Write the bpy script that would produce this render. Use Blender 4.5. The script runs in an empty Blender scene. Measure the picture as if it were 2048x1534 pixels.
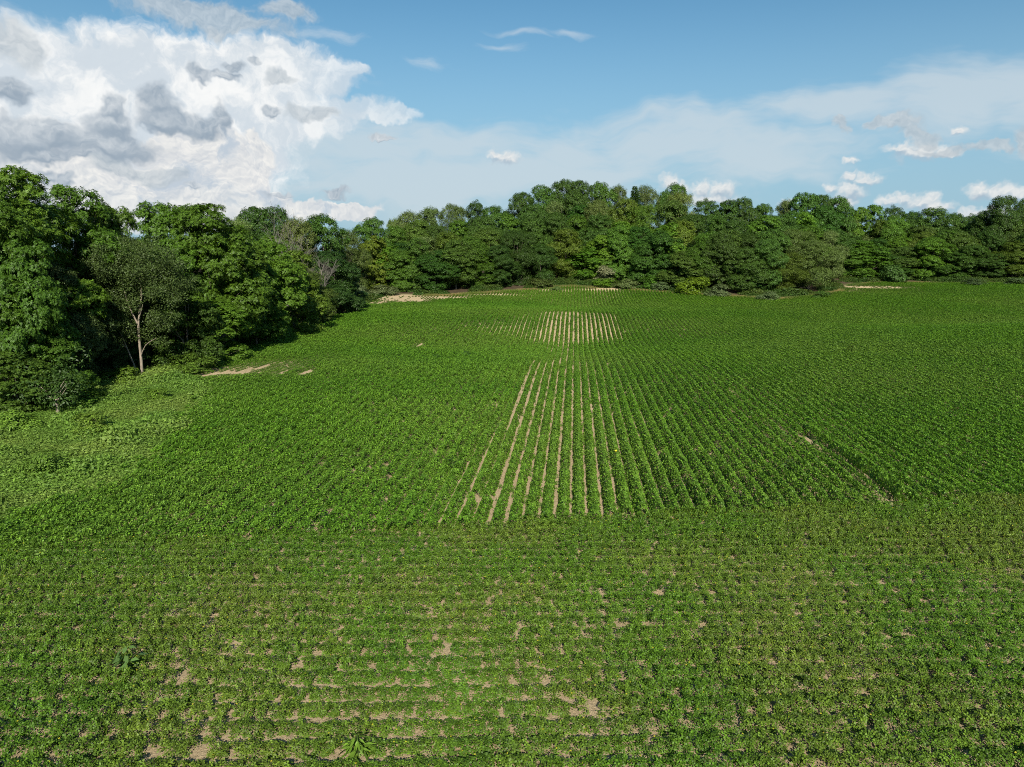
import bpy, math, random
import numpy as np
from mathutils import Vector

R = math.radians
rng = np.random.default_rng(7)
random.seed(7)
scene = bpy.context.scene
col = scene.collection

# ------------------------------------------------------------------ camera
H_CAM, PITCH, FPX = 12.5, R(10.6), 1420.0          # metres, camera pitch, focal length in 2048-wide pixels
SP, CP = math.sin(PITCH), math.cos(PITCH)
cam_d = bpy.data.cameras.new('camera')
cam_d.sensor_width = 36.0
cam_d.lens = FPX / 2048 * 36.0
cam_d.clip_start, cam_d.clip_end = 0.1, 20000
cam = bpy.data.objects.new('camera', cam_d)
cam.location = (0, 0, H_CAM)
cam.rotation_euler = (R(90) - PITCH, 0, 0)
col.objects.link(cam)
scene.camera = cam


def pix(px, py, D):
    """point at depth D along the ray of a photo pixel"""
    v = (py - 767) / FPX * D
    return np.array([(px - 1024) / FPX * D, D * CP - v * SP, H_CAM - D * SP - v * CP])


def proj(X, Y, Z):
    X, Y, Z = np.asarray(X, float), np.asarray(Y, float), np.asarray(Z, float) - H_CAM
    D = Y * CP - Z * SP
    v = -(Y * SP + Z * CP)
    D = np.where(D < 0.5, 0.5, D)
    return 1024 + X / D * FPX, 767 + v / D * FPX, D


# ------------------------------------------------------------------ terrain
CT = [(x, y, 0.0) for y in (-40, -5, 20, 38, 55) for x in (-70, -45, -20, 0, 20, 45, 70)]
CT += [(-38, 68, .0), (-20, 68, .05), (5, 68, .15), (30, 70, .2), (55, 70, .4), (90, 72, .9), (120, 60, .6),
       (0, 86, -.5), (-18, 86, -.5), (22, 88, -.3), (45, 88, .2), (70, 92, 1.2), (92, 94, 1.9),
       (6, 107, -1.7), (-14, 106, -1.4), (-34, 96, -.1), (28, 108, -1.2), (52, 110, -.2), (75, 110, .6), (100, 112, 1.3),
       (9, 121, -.1), (-14, 122, .0), (-34, 125, .2), (28, 124, -.4), (50, 128, -.8), (80, 132, -1.2), (110, 135, -.9),
       (11, 139, .85), (-10, 138, .85), (-35, 140, .6), (32, 142, .2), (55, 145, -.3), (90, 150, .3), (125, 155, .8),
       (10, 158, -.2), (-12, 160, .2), (-34, 160, 1.0), (35, 160, .0), (60, 160, .1), (85, 170, 1.5), (125, 178, 2.9),
       (-31, 178, 1.5), (-16, 180, 1.4), (0, 186, 2.1), (16, 200, 3.0), (32, 192, 2.3), (52, 178, 1.4), (64, 172, 1.0),
       (80, 180, 1.9), (106, 205, 3.9), (137, 190, 3.8), (160, 185, 4.2),
       (-60, 60, .3), (-60, 100, .4), (-60, 140, .8), (-60, 180, 2.0), (-100, 100, .5),
       (-30, 215, 4.5), (0, 220, 6), (20, 235, 11), (50, 232, 10), (85, 222, 8), (120, 228, 6), (155, 225, 6),
       (-30, 260, 4), (20, 275, 9), (60, 270, 8), (110, 270, 6), (160, 270, 5)]
CT = np.array(CT)


def tps_fit(P, z):
    n = len(P)
    d2 = ((P[:, None] - P[None]) ** 2).sum(-1)
    K = np.where(d2 > 0, .5 * d2 * np.log(np.maximum(d2, 1e-9)), 0) + np.eye(n) * 40
    A = np.zeros((n + 3, n + 3))
    A[:n, :n] = K
    A[:n, n:] = np.c_[np.ones(n), P]
    A[n:, :n] = A[:n, n:].T
    return np.linalg.solve(A, np.r_[z, 0, 0, 0])


TW = tps_fit(CT[:, :2], CT[:, 2])


def hgt(X, Y):
    X, Y = np.atleast_1d(np.asarray(X, float)), np.atleast_1d(np.asarray(Y, float))
    sh = X.shape
    X, Y = X.ravel(), Y.ravel()
    Xc, Yc = np.clip(X, -75, 165), np.clip(Y, -30, 270)
    out = np.empty(len(X))
    for i in range(0, len(X), 20000):
        q = np.c_[Xc[i:i + 20000], Yc[i:i + 20000]]
        d2 = ((q[:, None] - CT[None, :, :2]) ** 2).sum(-1)
        out[i:i + 20000] = np.where(d2 > 0, .5 * d2 * np.log(np.maximum(d2, 1e-9)), 0) @ TW[:-3] + TW[-3] + q @ TW[-2:]
    far = np.hypot(X - Xc, Y - Yc)
    f = np.clip(far / 250, 0, 1)
    f = f * f * (3 - 2 * f)
    return (out * (1 - f) + 1.0 * f).reshape(sh)


def h1(x, y):
    return float(hgt([x], [y])[0])


def ground_at(px, py):
    lo = None
    for D in np.arange(12, 320, 1.0):
        p = pix(px, py, D)
        if p[2] < h1(p[0], p[1]):
            lo = D
            break
    if lo is None:
        return pix(px, py, 200)[:2]
    a, b = lo - 1, lo
    for _ in range(20):
        m = (a + b) / 2
        p = pix(px, py, m)
        if p[2] < h1(p[0], p[1]):
            b = m
        else:
            a = m
    return pix(px, py, (a + b) / 2)[:2]


# ------------------------------------------------------------------ materials
def nt(mat):
    mat.use_nodes = True
    t = mat.node_tree
    t.nodes.clear()
    return t


def mk(t, typ, **kw):
    n = t.nodes.new(typ)
    for k, v in kw.items():
        if k.startswith('i_'):
            n.inputs[k[2:].replace('_', ' ')].default_value = v
        else:
            setattr(n, k, v)
    return n


def ramp(t, fac, stops):
    r = mk(t, 'ShaderNodeValToRGB')
    e = r.color_ramp.elements
    while len(e) < len(stops):
        e.new(0.5)
    for el, (p, c) in zip(e, stops):
        el.position = p
        el.color = tuple(c) + (1,) if len(c) == 3 else c
    t.links.new(fac, r.inputs[0])
    return r.outputs[0]


def mixc(t, fac, a, b, mode='MIX'):
    m = mk(t, 'ShaderNodeMix', data_type='RGBA', blend_type=mode)
    for sock, v in ((m.inputs[0], fac), (m.inputs[6], a), (m.inputs[7], b)):
        if isinstance(v, (int, float)):
            sock.default_value = v
        elif isinstance(v, tuple):
            sock.default_value = v if len(v) == 4 else v + (1,)
        else:
            t.links.new(v, sock)
    return m.outputs[2]


def leaf_material(name, base, var=.35, trans=.35, rough=.5, use_obj_color=False, patch=None, yellow=None, spec=.25):
    """leaf: diffuse + translucent + a little gloss; colour varies from leaf to leaf and plant to plant"""
    m = bpy.data.materials.new(name)
    t = nt(m)
    L = t.links
    geo = mk(t, 'ShaderNodeNewGeometry')
    oi = mk(t, 'ShaderNodeObjectInfo')
    if use_obj_color:
        c = oi.outputs['Color']
    else:
        rgb = mk(t, 'ShaderNodeRGB')
        rgb.outputs[0].default_value = tuple(base) + (1,)
        c = rgb.outputs[0]
    if patch:
        gb = mk(t, 'ShaderNodeNewGeometry')
        mb = mk(t, 'ShaderNodeMapping')
        mb.inputs['Scale'].default_value = (.016, .034, 0)
        L.new(gb.outputs['Position'], mb.inputs[0])
        nb = mk(t, 'ShaderNodeTexNoise', i_Scale=1.0, i_Detail=4.0, i_Roughness=.6)
        L.new(mb.outputs[0], nb.inputs['Vector'])
        c = mixc(t, 1.0, c, ramp(t, nb.outputs[0], [(.32, (.8, .84, .85)), (.68, (1.25, 1.14, 1.1))]), 'MULTIPLY')
        tc = mk(t, 'ShaderNodeNewGeometry')
        nz = mk(t, 'ShaderNodeTexNoise', i_Scale=patch[0], i_Detail=3.0)
        L.new(tc.outputs['Position'], nz.inputs['Vector'])
        f = ramp(t, nz.outputs[0], [(.42, (0, 0, 0)), (.62, (1, 1, 1))])
        c = mixc(t, f, c, tuple(patch[1]))
    v1 = ramp(t, geo.outputs['Random Per Island'], [(0, (1 - var,) * 3), (.75, (1.0,) * 3), (1, (1 + var, 1 + var, 1 + var * .6))])
    c = mixc(t, 1.0, c, v1, 'MULTIPLY')
    v2 = ramp(t, oi.outputs['Random'], [(0, (.78, .82, .78)), (1, (1.18, 1.12, 1.1))])
    c = mixc(t, 1.0, c, v2, 'MULTIPLY')
    if yellow:
        f = ramp(t, geo.outputs['Random Per Island'], [(1 - yellow[0], (0, 0, 0)), (1 - yellow[0] * .8, (1, 1, 1))])
        c = mixc(t, f, c, tuple(yellow[1]))
    bs = mk(t, 'ShaderNodeBsdfPrincipled')
    bs.inputs['Roughness'].default_value = rough
    bs.inputs['Specular IOR Level'].default_value = spec
    L.new(c, bs.inputs['Base Color'])
    tr = mk(t, 'ShaderNodeBsdfTranslucent')
    tcol = mixc(t, 1.0, c, (1.25, 1.25, .55), 'MULTIPLY')
    L.new(tcol, tr.inputs[0])
    mx = mk(t, 'ShaderNodeMixShader')
    mx.inputs[0].default_value = trans
    L.new(bs.outputs[0], mx.inputs[1])
    L.new(tr.outputs[0], mx.inputs[2])
    o = mk(t, 'ShaderNodeOutputMaterial')
    L.new(mx.outputs[0], o.inputs[0])
    return m


def bark_material(name, dark, light):
    m = bpy.data.materials.new(name)
    t = nt(m)
    L = t.links
    tc = mk(t, 'ShaderNodeTexCoord')
    mp = mk(t, 'ShaderNodeMapping')
    mp.inputs['Scale'].default_value = (5, 5, .9)
    L.new(tc.outputs['Object'], mp.inputs[0])
    nz = mk(t, 'ShaderNodeTexNoise', i_Scale=1.6, i_Detail=6.0, i_Roughness=.65)
    L.new(mp.outputs[0], nz.inputs['Vector'])
    c = ramp(t, nz.outputs[0], [(.3, dark), (.7, light)])
    bs = mk(t, 'ShaderNodeBsdfPrincipled', i_Roughness=.9)
    L.new(c, bs.inputs['Base Color'])
    bp = mk(t, 'ShaderNodeBump', i_Strength=.6, i_Distance=.05)
    L.new(nz.outputs[0], bp.inputs['Height'])
    L.new(bp.outputs[0], bs.inputs['Normal'])
    o = mk(t, 'ShaderNodeOutputMaterial')
    L.new(bs.outputs[0], o.inputs[0])
    return m


M_LEAF = leaf_material('tree_leaves', (.05, .1, .02), use_obj_color=True, var=.42, trans=.32, rough=.5, spec=.25)
M_SOY = leaf_material('soybean_leaves', (.1, .228, .018), var=.45, trans=.27, rough=.5, spec=.2, patch=(.035, (.126, .236, .027)))
M_HEAD = leaf_material('headland_leaves', (.074, .164, .013), var=.5, trans=.25, rough=.5, spec=.2, patch=(.16, (.110, .172, .021)), yellow=(.012, (.5, .36, .02)))
M_WEED = leaf_material('weed_leaves', (.15, .275, .045), var=.42, trans=.35, rough=.55, spec=.2, patch=(.15, (.185, .28, .055)))
M_VERGE = leaf_material('verge_grass_blades', (.1, .15, .03), var=.4, trans=.3, rough=.6, spec=.15, patch=(.12, (.24, .2, .08)))
M_UNDER = leaf_material('undergrowth_leaves', (.05, .105, .02), var=.4, trans=.3, rough=.5, spec=.2, patch=(.2, (.07, .11, .02)))
M_BARK = bark_material('brown_grey_bark', (.06, .045, .032), (.17, .14, .11))
M_PALE = bark_material('pale_bark', (.11, .09, .065), (.3, .25, .19))
M_DEAD = bark_material('weathered_dead_wood', (.075, .068, .056), (.17, .155, .13))
M_FLOWER = bpy.data.materials.new('yellow_petals')
_t = nt(M_FLOWER)
_b = mk(_t, 'ShaderNodeBsdfPrincipled', i_Roughness=.6)
_n = mk(_t, 'ShaderNodeTexNoise', i_Scale=9.0)
_t.links.new(ramp(_t, _n.outputs[0], [(.3, (.75, .45, .01)), (.7, (.85, .6, .03))]), _b.inputs['Base Color'])
_t.links.new(_b.outputs[0], mk(_t, 'ShaderNodeOutputMaterial').inputs[0])


# ------------------------------------------------------------------ mesh helpers
def mesh_from(name, verts, quads, mats, mat_idx=None):
    me = bpy.data.meshes.new(name)
    V = np.asarray(verts, np.float32)
    Q = np.asarray(quads, np.int32)
    k = Q.shape[1]
    me.vertices.add(len(V))
    me.vertices.foreach_set('co', V.ravel())
    me.loops.add(Q.size)
    me.loops.foreach_set('vertex_index', Q.ravel())
    me.polygons.add(len(Q))
    me.polygons.foreach_set('loop_start', np.arange(0, Q.size, k, dtype=np.int32))
    me.polygons.foreach_set('loop_total', np.full(len(Q), k, np.int32))
    for m in mats:
        me.materials.append(m)
    if mat_idx is not None:
        me.polygons.foreach_set('material_index', np.asarray(mat_idx, np.int32))
    me.update()
    me.validate()
    return me


def norm(a):
    return a / np.maximum(np.linalg.norm(a, axis=-1, keepdims=True), 1e-9)


def leaf_quads(P, N, T, L, W, fold=.15):
    """kite-shaped leaves: P base, N normal, T direction of the leaf, L length, W width"""
    n = len(P)
    N = norm(N)
    T = norm(T - (T * N).sum(-1, keepdims=True) * N)
    B = np.cross(N, T)
    L = np.broadcast_to(np.asarray(L, float), (n,))[:, None]
    W = np.broadcast_to(np.asarray(W, float), (n,))[:, None]
    v = np.stack([P, P + T * L * .45 + B * W * .5 + N * L * fold * .5, P + T * L, P + T * L * .45 - B * W * .5 + N * L * fold * .5], 1)
    return v.reshape(-1, 3), np.arange(4 * n).reshape(n, 4)


def join(parts):
    vs, qs, o = [], [], 0
    for v, q in parts:
        vs.append(v)
        qs.append(q + o)
        o += len(v)
    return np.concatenate(vs), np.concatenate(qs)


def tube(pts, rad, n=7):
    pts = np.asarray(pts, float)
    rad = np.asarray(rad, float)
    d = norm(np.gradient(pts, axis=0))
    ref = np.tile(np.array([.31, .95, .05]), (len(pts), 1))
    a = norm(np.cross(d, ref))
    b = np.cross(d, a)
    th = np.linspace(0, 2 * np.pi, n, endpoint=False)
    ring = (pts[:, None] + rad[:, None, None] * (np.cos(th)[None, :, None] * a[:, None] + np.sin(th)[None, :, None] * b[:, None]))
    v = ring.reshape(-1, 3)
    q = []
    for i in range(len(pts) - 1):
        for j in range(n):
            k = (j + 1) % n
            q.append((i * n + j, i * n + k, (i + 1) * n + k, (i + 1) * n + j))
    return v, np.array(q)


def link(name, me, parent=None, loc=(0, 0, 0), color=None):
    o = bpy.data.objects.new(name, me)
    col.objects.link(o)
    o.location = loc
    if parent:
        o.parent = parent
    if color:
        o.color = tuple(color) + (1,)
    return o


def tag(o, label=None, cat=None, group=None, kind=None):
    if label:
        o['label'] = label
    if cat:
        o['category'] = cat
    if group:
        o['group'] = group
    if kind:
        o['kind'] = kind
    return o


# ------------------------------------------------------------------ where things are (plan of the field)
ROW_A = R(4.98)
CA, SA = math.cos(ROW_A), math.sin(ROW_A)
SPC = 0.76                                          # row spacing


def uw(X, Y):
    return X * CA - Y * SA, X * SA + Y * CA


# far edge of the field: X -> Y
FE = np.array([(-60, 176), (-34, 177), (-30, 178), (-16, 180), (0, 187), (16, 199), (32, 192), (52, 178), (64, 172), (78, 178),
               (92, 193), (106, 203), (120, 198), (137, 191), (170, 184), (220, 180)], float)
# left edge of the field and weeds: Y -> X of the trees' edge
LE = np.array([(0, -40), (40, -40), (55, -39.5), (71, -37), (95, -35), (115, -34.5), (130, -34), (150, -33), (165, -32), (180, -31), (260, -31)], float)
# edge of the crop against the weeds: Y -> X
WE = np.array([(0, -40), (22, -34), (30, -25.5), (36, -21.5), (46, -22.5), (56, -25), (64, -28.5), (70, -32.5), (80, -33), (95, -33.5), (140, -33.5), (260, -31)], float)


def far_edge(X):
    return np.interp(X, FE[:, 0], FE[:, 1])


def left_edge(Y):
    return np.interp(Y, LE[:, 0], LE[:, 1])


def weed_edge(Y):
    return np.interp(Y, WE[:, 0], WE[:, 1])


def head_edge(X):
    return 30.9 + .135 * X


def noise2(X, Y, scale, seed):
    """smooth value noise in [0,1]"""
    r = np.random.default_rng(seed)
    tab = r.random((64, 64))
    x, y = np.asarray(X) / scale, np.asarray(Y) / scale
    xi, yi = np.floor(x).astype(int), np.floor(y).astype(int)
    fx, fy = x - xi, y - yi
    fx, fy = fx * fx * (3 - 2 * fx), fy * fy * (3 - 2 * fy)
    g = lambda a, b: tab[a % 64, b % 64]
    return (g(xi, yi) * (1 - fx) + g(xi + 1, yi) * fx) * (1 - fy) + (g(xi, yi + 1) * (1 - fx) + g(xi + 1, yi + 1) * fx) * fy


# patches of bare soil, from where the photo shows them: pixel centre, pixel half-size, strength
BARE = []
for px, py, rx, ry, s in [(800, 599, 75, 9, 1.1), (880, 596, 70, 3.5, 1.0), (760, 606, 34, 6, .9), (980, 590, 60, 2.5, .7), (432, 746, 50, 13, 1.02), (490, 742, 75, 14, .95), (555, 734, 70, 14, .8), (566, 748, 16, 9, 1.0), (612, 748, 14, 9, .95), (650, 716, 40, 12, .45), (835, 695, 9, 7, 1.1),
                          (1765, 576, 75, 4, .95), (1720, 584, 35, 4, .6), (1830, 585, 60, 6, .4), (1225, 578, 60, 3, .9), (1100, 580, 40, 3, .5), (680, 628, 28, 5, .6),
                          (898, 1304, 9, 12, 1.3), (975, 1290, 5, 20, .6), (988, 1270, 4, 12, .7), (1024, 1345, 4, 22, .6), (505, 1245, 6, 40, .6), (512, 1300, 14, 18, .6),
                          (330, 1330, 45, 30, .5), (340, 1372, 60, 14, .4), (1290, 1345, 45, 14, .5), (1235, 1345, 30, 10, .5), (1470, 1300, 20, 8, .6), (1800, 1270, 30, 8, .5), (2000, 1190, 40, 10, .6),
                          (840, 1410, 35, 20, .5), (930, 1527, 22, 9, 1.0), (380, 1512, 40, 8, .8), (610, 1520, 20, 14, .7), (1280, 1526, 60, 8, .6), (1160, 1420, 60, 14, .35),
                          (1250, 1200, 60, 30, .3), (1220, 1240, 60, 30, .3), (1615, 885, 13, 9, 1.0), (1768, 998, 12, 6, .9), (1640, 1310, 60, 30, .22), (30, 1500, 60, 8, .6)]:
    c = ground_at(px, py)
    ex = abs(ground_at(px + rx, py)[0] - c[0])
    ey = abs(ground_at(px, py + ry)[1] - ground_at(px, py - ry)[1]) / 2
    if py > 1100 and s < 1.2:
        s *= .48
    BARE.append((c[0], c[1], max(ex, .1), min(max(ey, .1), 9), s))
BARE = np.array(BARE)


def bare(X, Y):
    X, Y = np.asarray(X, float), np.asarray(Y, float)
    out = np.zeros(X.shape)
    for cx, cy, ex, ey, s in BARE:
        d = np.hypot((X - cx) / ex, (Y - cy) / ey)
        out = np.maximum(out, s * np.clip(1.5 - d, 0, 1))
    return out


# ------------------------------------------------------------------ ground
def build_ground():
    xs = np.r_[-6000, -3000, -1500, -800, -400, -220, -150, np.arange(-110, 200, 1.6), 220, 260, 340, 500, 900, 1600, 3000, 6000]
    ys = np.r_[-3000, -900, -300, -120, -60, -35, np.arange(-20, 290, 1.6), 310, 350, 450, 700, 1200, 2200, 4000, 8000]
    X, Y = np.meshgrid(xs, ys)
    Z = hgt(X, Y)
    Z += .05 * (noise2(X, Y, 2.3, 3) - .5) * (np.hypot(X, Y) < 300)
    nx, ny = len(xs), len(ys)
    V = np.stack([X, Y, Z], -1).reshape(-1, 3)
    i, j = np.meshgrid(np.arange(ny - 1), np.arange(nx - 1), indexing='ij')
    a = (i * nx + j).ravel()
    Q = np.stack([a, a + 1, a + nx + 1, a + nx], 1)
    m = bpy.data.materials.new('field_soil')
    t = nt(m)
    L = t.links
    geo = mk(t, 'ShaderNodeNewGeometry')
    n1 = mk(t, 'ShaderNodeTexNoise', i_Scale=.35, i_Detail=5.0)
    n2 = mk(t, 'ShaderNodeTexNoise', i_Scale=9.0, i_Detail=7.0, i_Roughness=.78)
    n3 = mk(t, 'ShaderNodeTexNoise', i_Scale=.9, i_Detail=6.0, i_Roughness=.65)
    for n in (n1, n2, n3):
        L.new(geo.outputs['Position'], n.inputs['Vector'])
    soil = ramp(t, n1.outputs[0], [(.3, (.37, .285, .165)), (.7, (.46, .36, .22))])
    crumb = ramp(t, n2.outputs[0], [(.32, (.55, .52, .48)), (.5, (.95, .95, .95)), (.7, (1.12, 1.12, 1.12))])
    soil = mixc(t, 1.0, soil, crumb, 'MULTIPLY')
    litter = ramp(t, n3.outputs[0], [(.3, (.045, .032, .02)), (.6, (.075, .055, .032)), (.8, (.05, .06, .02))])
    grass = ramp(t, n3.outputs[0], [(.3, (.07, .1, .025)), (.55, (.12, .14, .04)), (.8, (.2, .17, .08))])
    at = mk(t, 'ShaderNodeAttribute', attribute_name='cover')
    sep = mk(t, 'ShaderNodeSeparateColor')
    L.new(at.outputs['Color'], sep.inputs[0])
    c = mixc(t, sep.outputs[0], soil, grass)
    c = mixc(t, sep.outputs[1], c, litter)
    bs = mk(t, 'ShaderNodeBsdfPrincipled', i_Roughness=.95)
    bs.inputs['Specular IOR Level'].default_value = .1
    L.new(c, bs.inputs['Base Color'])
    bp = mk(t, 'ShaderNodeBump', i_Strength=1.0, i_Distance=.1)
    L.new(n2.outputs[0], bp.inputs['Height'])
    L.new(bp.outputs[0], bs.inputs['Normal'])
    L.new(bs.outputs[0], mk(t, 'ShaderNodeOutputMaterial').inputs[0])
    me = mesh_from('ground', V, Q, [m])
    fe, le, we = far_edge(X), left_edge(Y), weed_edge(Y)
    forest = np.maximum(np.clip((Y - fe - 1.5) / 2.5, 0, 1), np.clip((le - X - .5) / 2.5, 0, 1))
    grass_m = np.maximum(np.clip((Y - fe + 1.6) / 1.2, 0, 1), np.clip((we - X + .3) / 1.2, 0, 1))
    b = bare(X, Y)
    grass_m = grass_m * np.clip(1 - 1.5 * b, 0, 1)
    ca = me.color_attributes.new('cover', 'FLOAT_COLOR', 'POINT')
    ca.data.foreach_set('color', np.stack([grass_m, forest, 0 * forest, 1 + 0 * forest], -1).astype(np.float32).ravel())
    me.polygons.foreach_set('use_smooth', np.ones(len(me.polygons), bool))
    o = link('ground', me)
    tag(o, 'rolling tan field soil that carries the crop and the woods', 'ground', kind='structure')


build_ground()


# ------------------------------------------------------------------ ground cover: many small plants drawn by geometry nodes, one object per kind
def scatter(name, protos, P, rot, scl, var, mat, label, cat, extra_mats=()):
    """protos: list of (verts, quads[, material index]); P (n,3); rot (n,3); scl (n,3); var (n,)"""
    vs, qs, pid, mi, o = [], [], [], [], 0
    for k, pr in enumerate(protos):
        vs.append(pr[0])
        qs.append(pr[1] + o)
        o += len(pr[0])
        pid.append(np.full(len(pr[1]), k))
        mi.append(pr[2] if len(pr) > 2 else np.zeros(len(pr[1]), int))
    n0 = o
    V = np.concatenate(vs + [P])
    me = mesh_from(name, V, np.concatenate(qs), [mat, *extra_mats], np.concatenate(mi))
    n = len(P)

    def att(nm, typ, dom, data, field):
        a = me.attributes.new(nm, typ, dom)
        a.data.foreach_set(field, np.asarray(data).ravel())
    z3 = np.zeros((n0, 3), np.float32)
    att('is_leaf', 'BOOLEAN', 'POINT', np.r_[np.ones(n0, bool), np.zeros(n, bool)], 'value')
    att('kind_id', 'INT', 'FACE', np.concatenate(pid).astype(np.int32), 'value')
    att('plant_kind', 'INT', 'POINT', np.r_[np.zeros(n0, np.int32), var.astype(np.int32)], 'value')
    att('plant_turn', 'FLOAT_VECTOR', 'POINT', np.concatenate([z3, rot.astype(np.float32)]), 'vector')
    att('plant_size', 'FLOAT_VECTOR', 'POINT', np.concatenate([z3, scl.astype(np.float32)]), 'vector')
    ob = link(name, me)
    g = bpy.data.node_groups.new(name + '_scatter', 'GeometryNodeTree')
    g.interface.new_socket('Geometry', in_out='INPUT', socket_type='NodeSocketGeometry')
    g.interface.new_socket('Geometry', in_out='OUTPUT', socket_type='NodeSocketGeometry')
    N, Lk = g.nodes, g.links
    gi, go = N.new('NodeGroupInput'), N.new('NodeGroupOutput')

    def named(nm, typ):
        a = N.new('GeometryNodeInputNamedAttribute')
        a.data_type = typ
        a.inputs['Name'].default_value = nm
        return a.outputs['Attribute']
    sep = N.new('GeometryNodeSeparateGeometry')
    sep.domain = 'POINT'
    Lk.new(gi.outputs[0], sep.inputs['Geometry'])
    Lk.new(named('is_leaf', 'BOOLEAN'), sep.inputs['Selection'])
    sp = N.new('GeometryNodeSplitToInstances')
    sp.domain = 'FACE'
    Lk.new(sep.outputs['Selection'], sp.inputs['Geometry'])
    Lk.new(named('kind_id', 'INT'), sp.inputs['Group ID'])
    ip = N.new('GeometryNodeInstanceOnPoints')
    Lk.new(sep.outputs['Inverted'], ip.inputs['Points'])
    Lk.new(sp.outputs['Instances'], ip.inputs['Instance'])
    ip.inputs['Pick Instance'].default_value = True
    Lk.new(named('plant_kind', 'INT'), ip.inputs['Instance Index'])
    e2r = N.new('FunctionNodeEulerToRotation')
    Lk.new(named('plant_turn', 'FLOAT_VECTOR'), e2r.inputs[0])
    Lk.new(e2r.outputs[0], ip.inputs['Rotation'])
    Lk.new(named('plant_size', 'FLOAT_VECTOR'), ip.inputs['Scale'])
    Lk.new(ip.outputs[0], go.inputs[0])
    md = ob.modifiers.new('scatter', 'NODES')
    md.node_group = g
    tag(ob, label, cat, kind='stuff')
    print(name, n, 'plants')
    return ob


def soy_proto(seed, n_top, n_low, hw=.36, h=.44, seg=.5, leaf=.1, edge=.88):
    r = np.random.default_rng(seed)
    n = n_top + n_low
    x = r.uniform(-1, 1, n)
    y = r.uniform(-seg * .58, seg * .58, n)
    lump = .06 * np.sin(y * 9 + seed) + .04 * np.sin(x * 5 + seed * 2)
    z = h * (1 - edge * np.abs(x) ** 1.5 + lump * .6) - r.exponential(.035, n)
    z[n_top:] *= r.uniform(.25, .7, n_low)
    P = np.stack([x * hw, y, np.maximum(z, .05)], -1)
    nrm = np.stack([x * .75, 0 * x, np.ones(n)], -1) + r.normal(0, .4, (n, 3))
    T = r.normal(0, 1, (n, 3)) * [1, 1, .25] + np.stack([x * .8, 0 * x, -.25 + 0 * x], -1)
    nrm = norm(nrm)
    T = norm(T - (T * nrm).sum(-1, keepdims=True) * nrm)
    B = np.cross(nrm, T)
    parts = []
    s = leaf * r.uniform(.75, 1.2, n)
    for ang in (0, 1.75, -1.75):
        d = T * math.cos(ang) + B * math.sin(ang)
        nn = nrm + r.normal(0, .22, (n, 3))
        parts.append(leaf_quads(P + d * .012, nn, d, s, s * .8, fold=.12))
    return join(parts)


soy_protos = [soy_proto(s, 84, 16, h=.66, leaf=.095, edge=.92) for s in range(8)]

# crop rows
n_lo, n_hi = -70, 210
PTS, SCL, ROT, VAR = [], [], [], []


_g = ground_at(1690, 937)
N_GAP = round(uw(_g[0], _g[1])[0] / SPC)


def furrow_gap(n, w):
    n = np.asarray(n, float)
    w = np.asarray(w, float)
    nz = noise2(n * 7.3, w, 5.0, 11)
    nz2 = noise2(n * 3.1, w, 1.3, 12)
    right = np.clip((n - 1) / 8, 0, 1)
    g = .085 + .05 * right + .05 * np.clip((-8 - n) / 6, 0, 1) * np.clip(1.6 - w / 90, .2, 1)
    # thin stand on the near slope
    a = np.exp(-((n + 2.0) / 4.6) ** 4) * np.clip((88 - w) / 8, 0, 1)
    wid = {-9: .1, -8: .17, -7: .2, -6: .1, -5: .25, -4: .2, -3: .18, -2: .19, -1: .2, 0: .17, 1: .17, 2: .17, 3: .14, 4: .1, 5: .08}
    base = np.vectorize(lambda k: wid.get(int(k), .0))(n)
    base = np.where((n == -6), .08 + .24 * np.clip((w - 42) / 14, 0, 1), base)
    fade = np.where(n < -6, np.clip((62 + (n + 6) * 6 - w) / 8, 0, 1), np.clip((88 - w) / 8, 0, 1))
    g = np.maximum(g, base * 1.12 * fade * (.85 + .32 * nz))
    # neck between the two slopes
    neck = np.exp(-((n + 2.5) / 3.6) ** 4) * ((w > 80) & (w < 118))
    g = np.maximum(g, .2 * neck * (.5 + nz))
    # thin stand on the far knoll
    k2 = np.clip((w - 104 - .35 * np.abs(n + 1)) / 5, 0, 1) * np.clip((141 - w - .12 * np.abs(n)) / 2.5, 0, 1)
    main = np.exp(-((n - 1.0) / 10.5) ** 6)
    side = np.exp(-((n + 18) / 12) ** 6) * .58
    g = np.maximum(g, .34 * np.maximum(main, side) * k2 * (.7 + .45 * nz))
    g = np.maximum(g, .5 * (np.abs(n - N_GAP) < .5) * np.clip((49 - w) / 4, 0, 1))
    return np.clip(g + .075 * (nz2 - .5), 0, .5)


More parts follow.
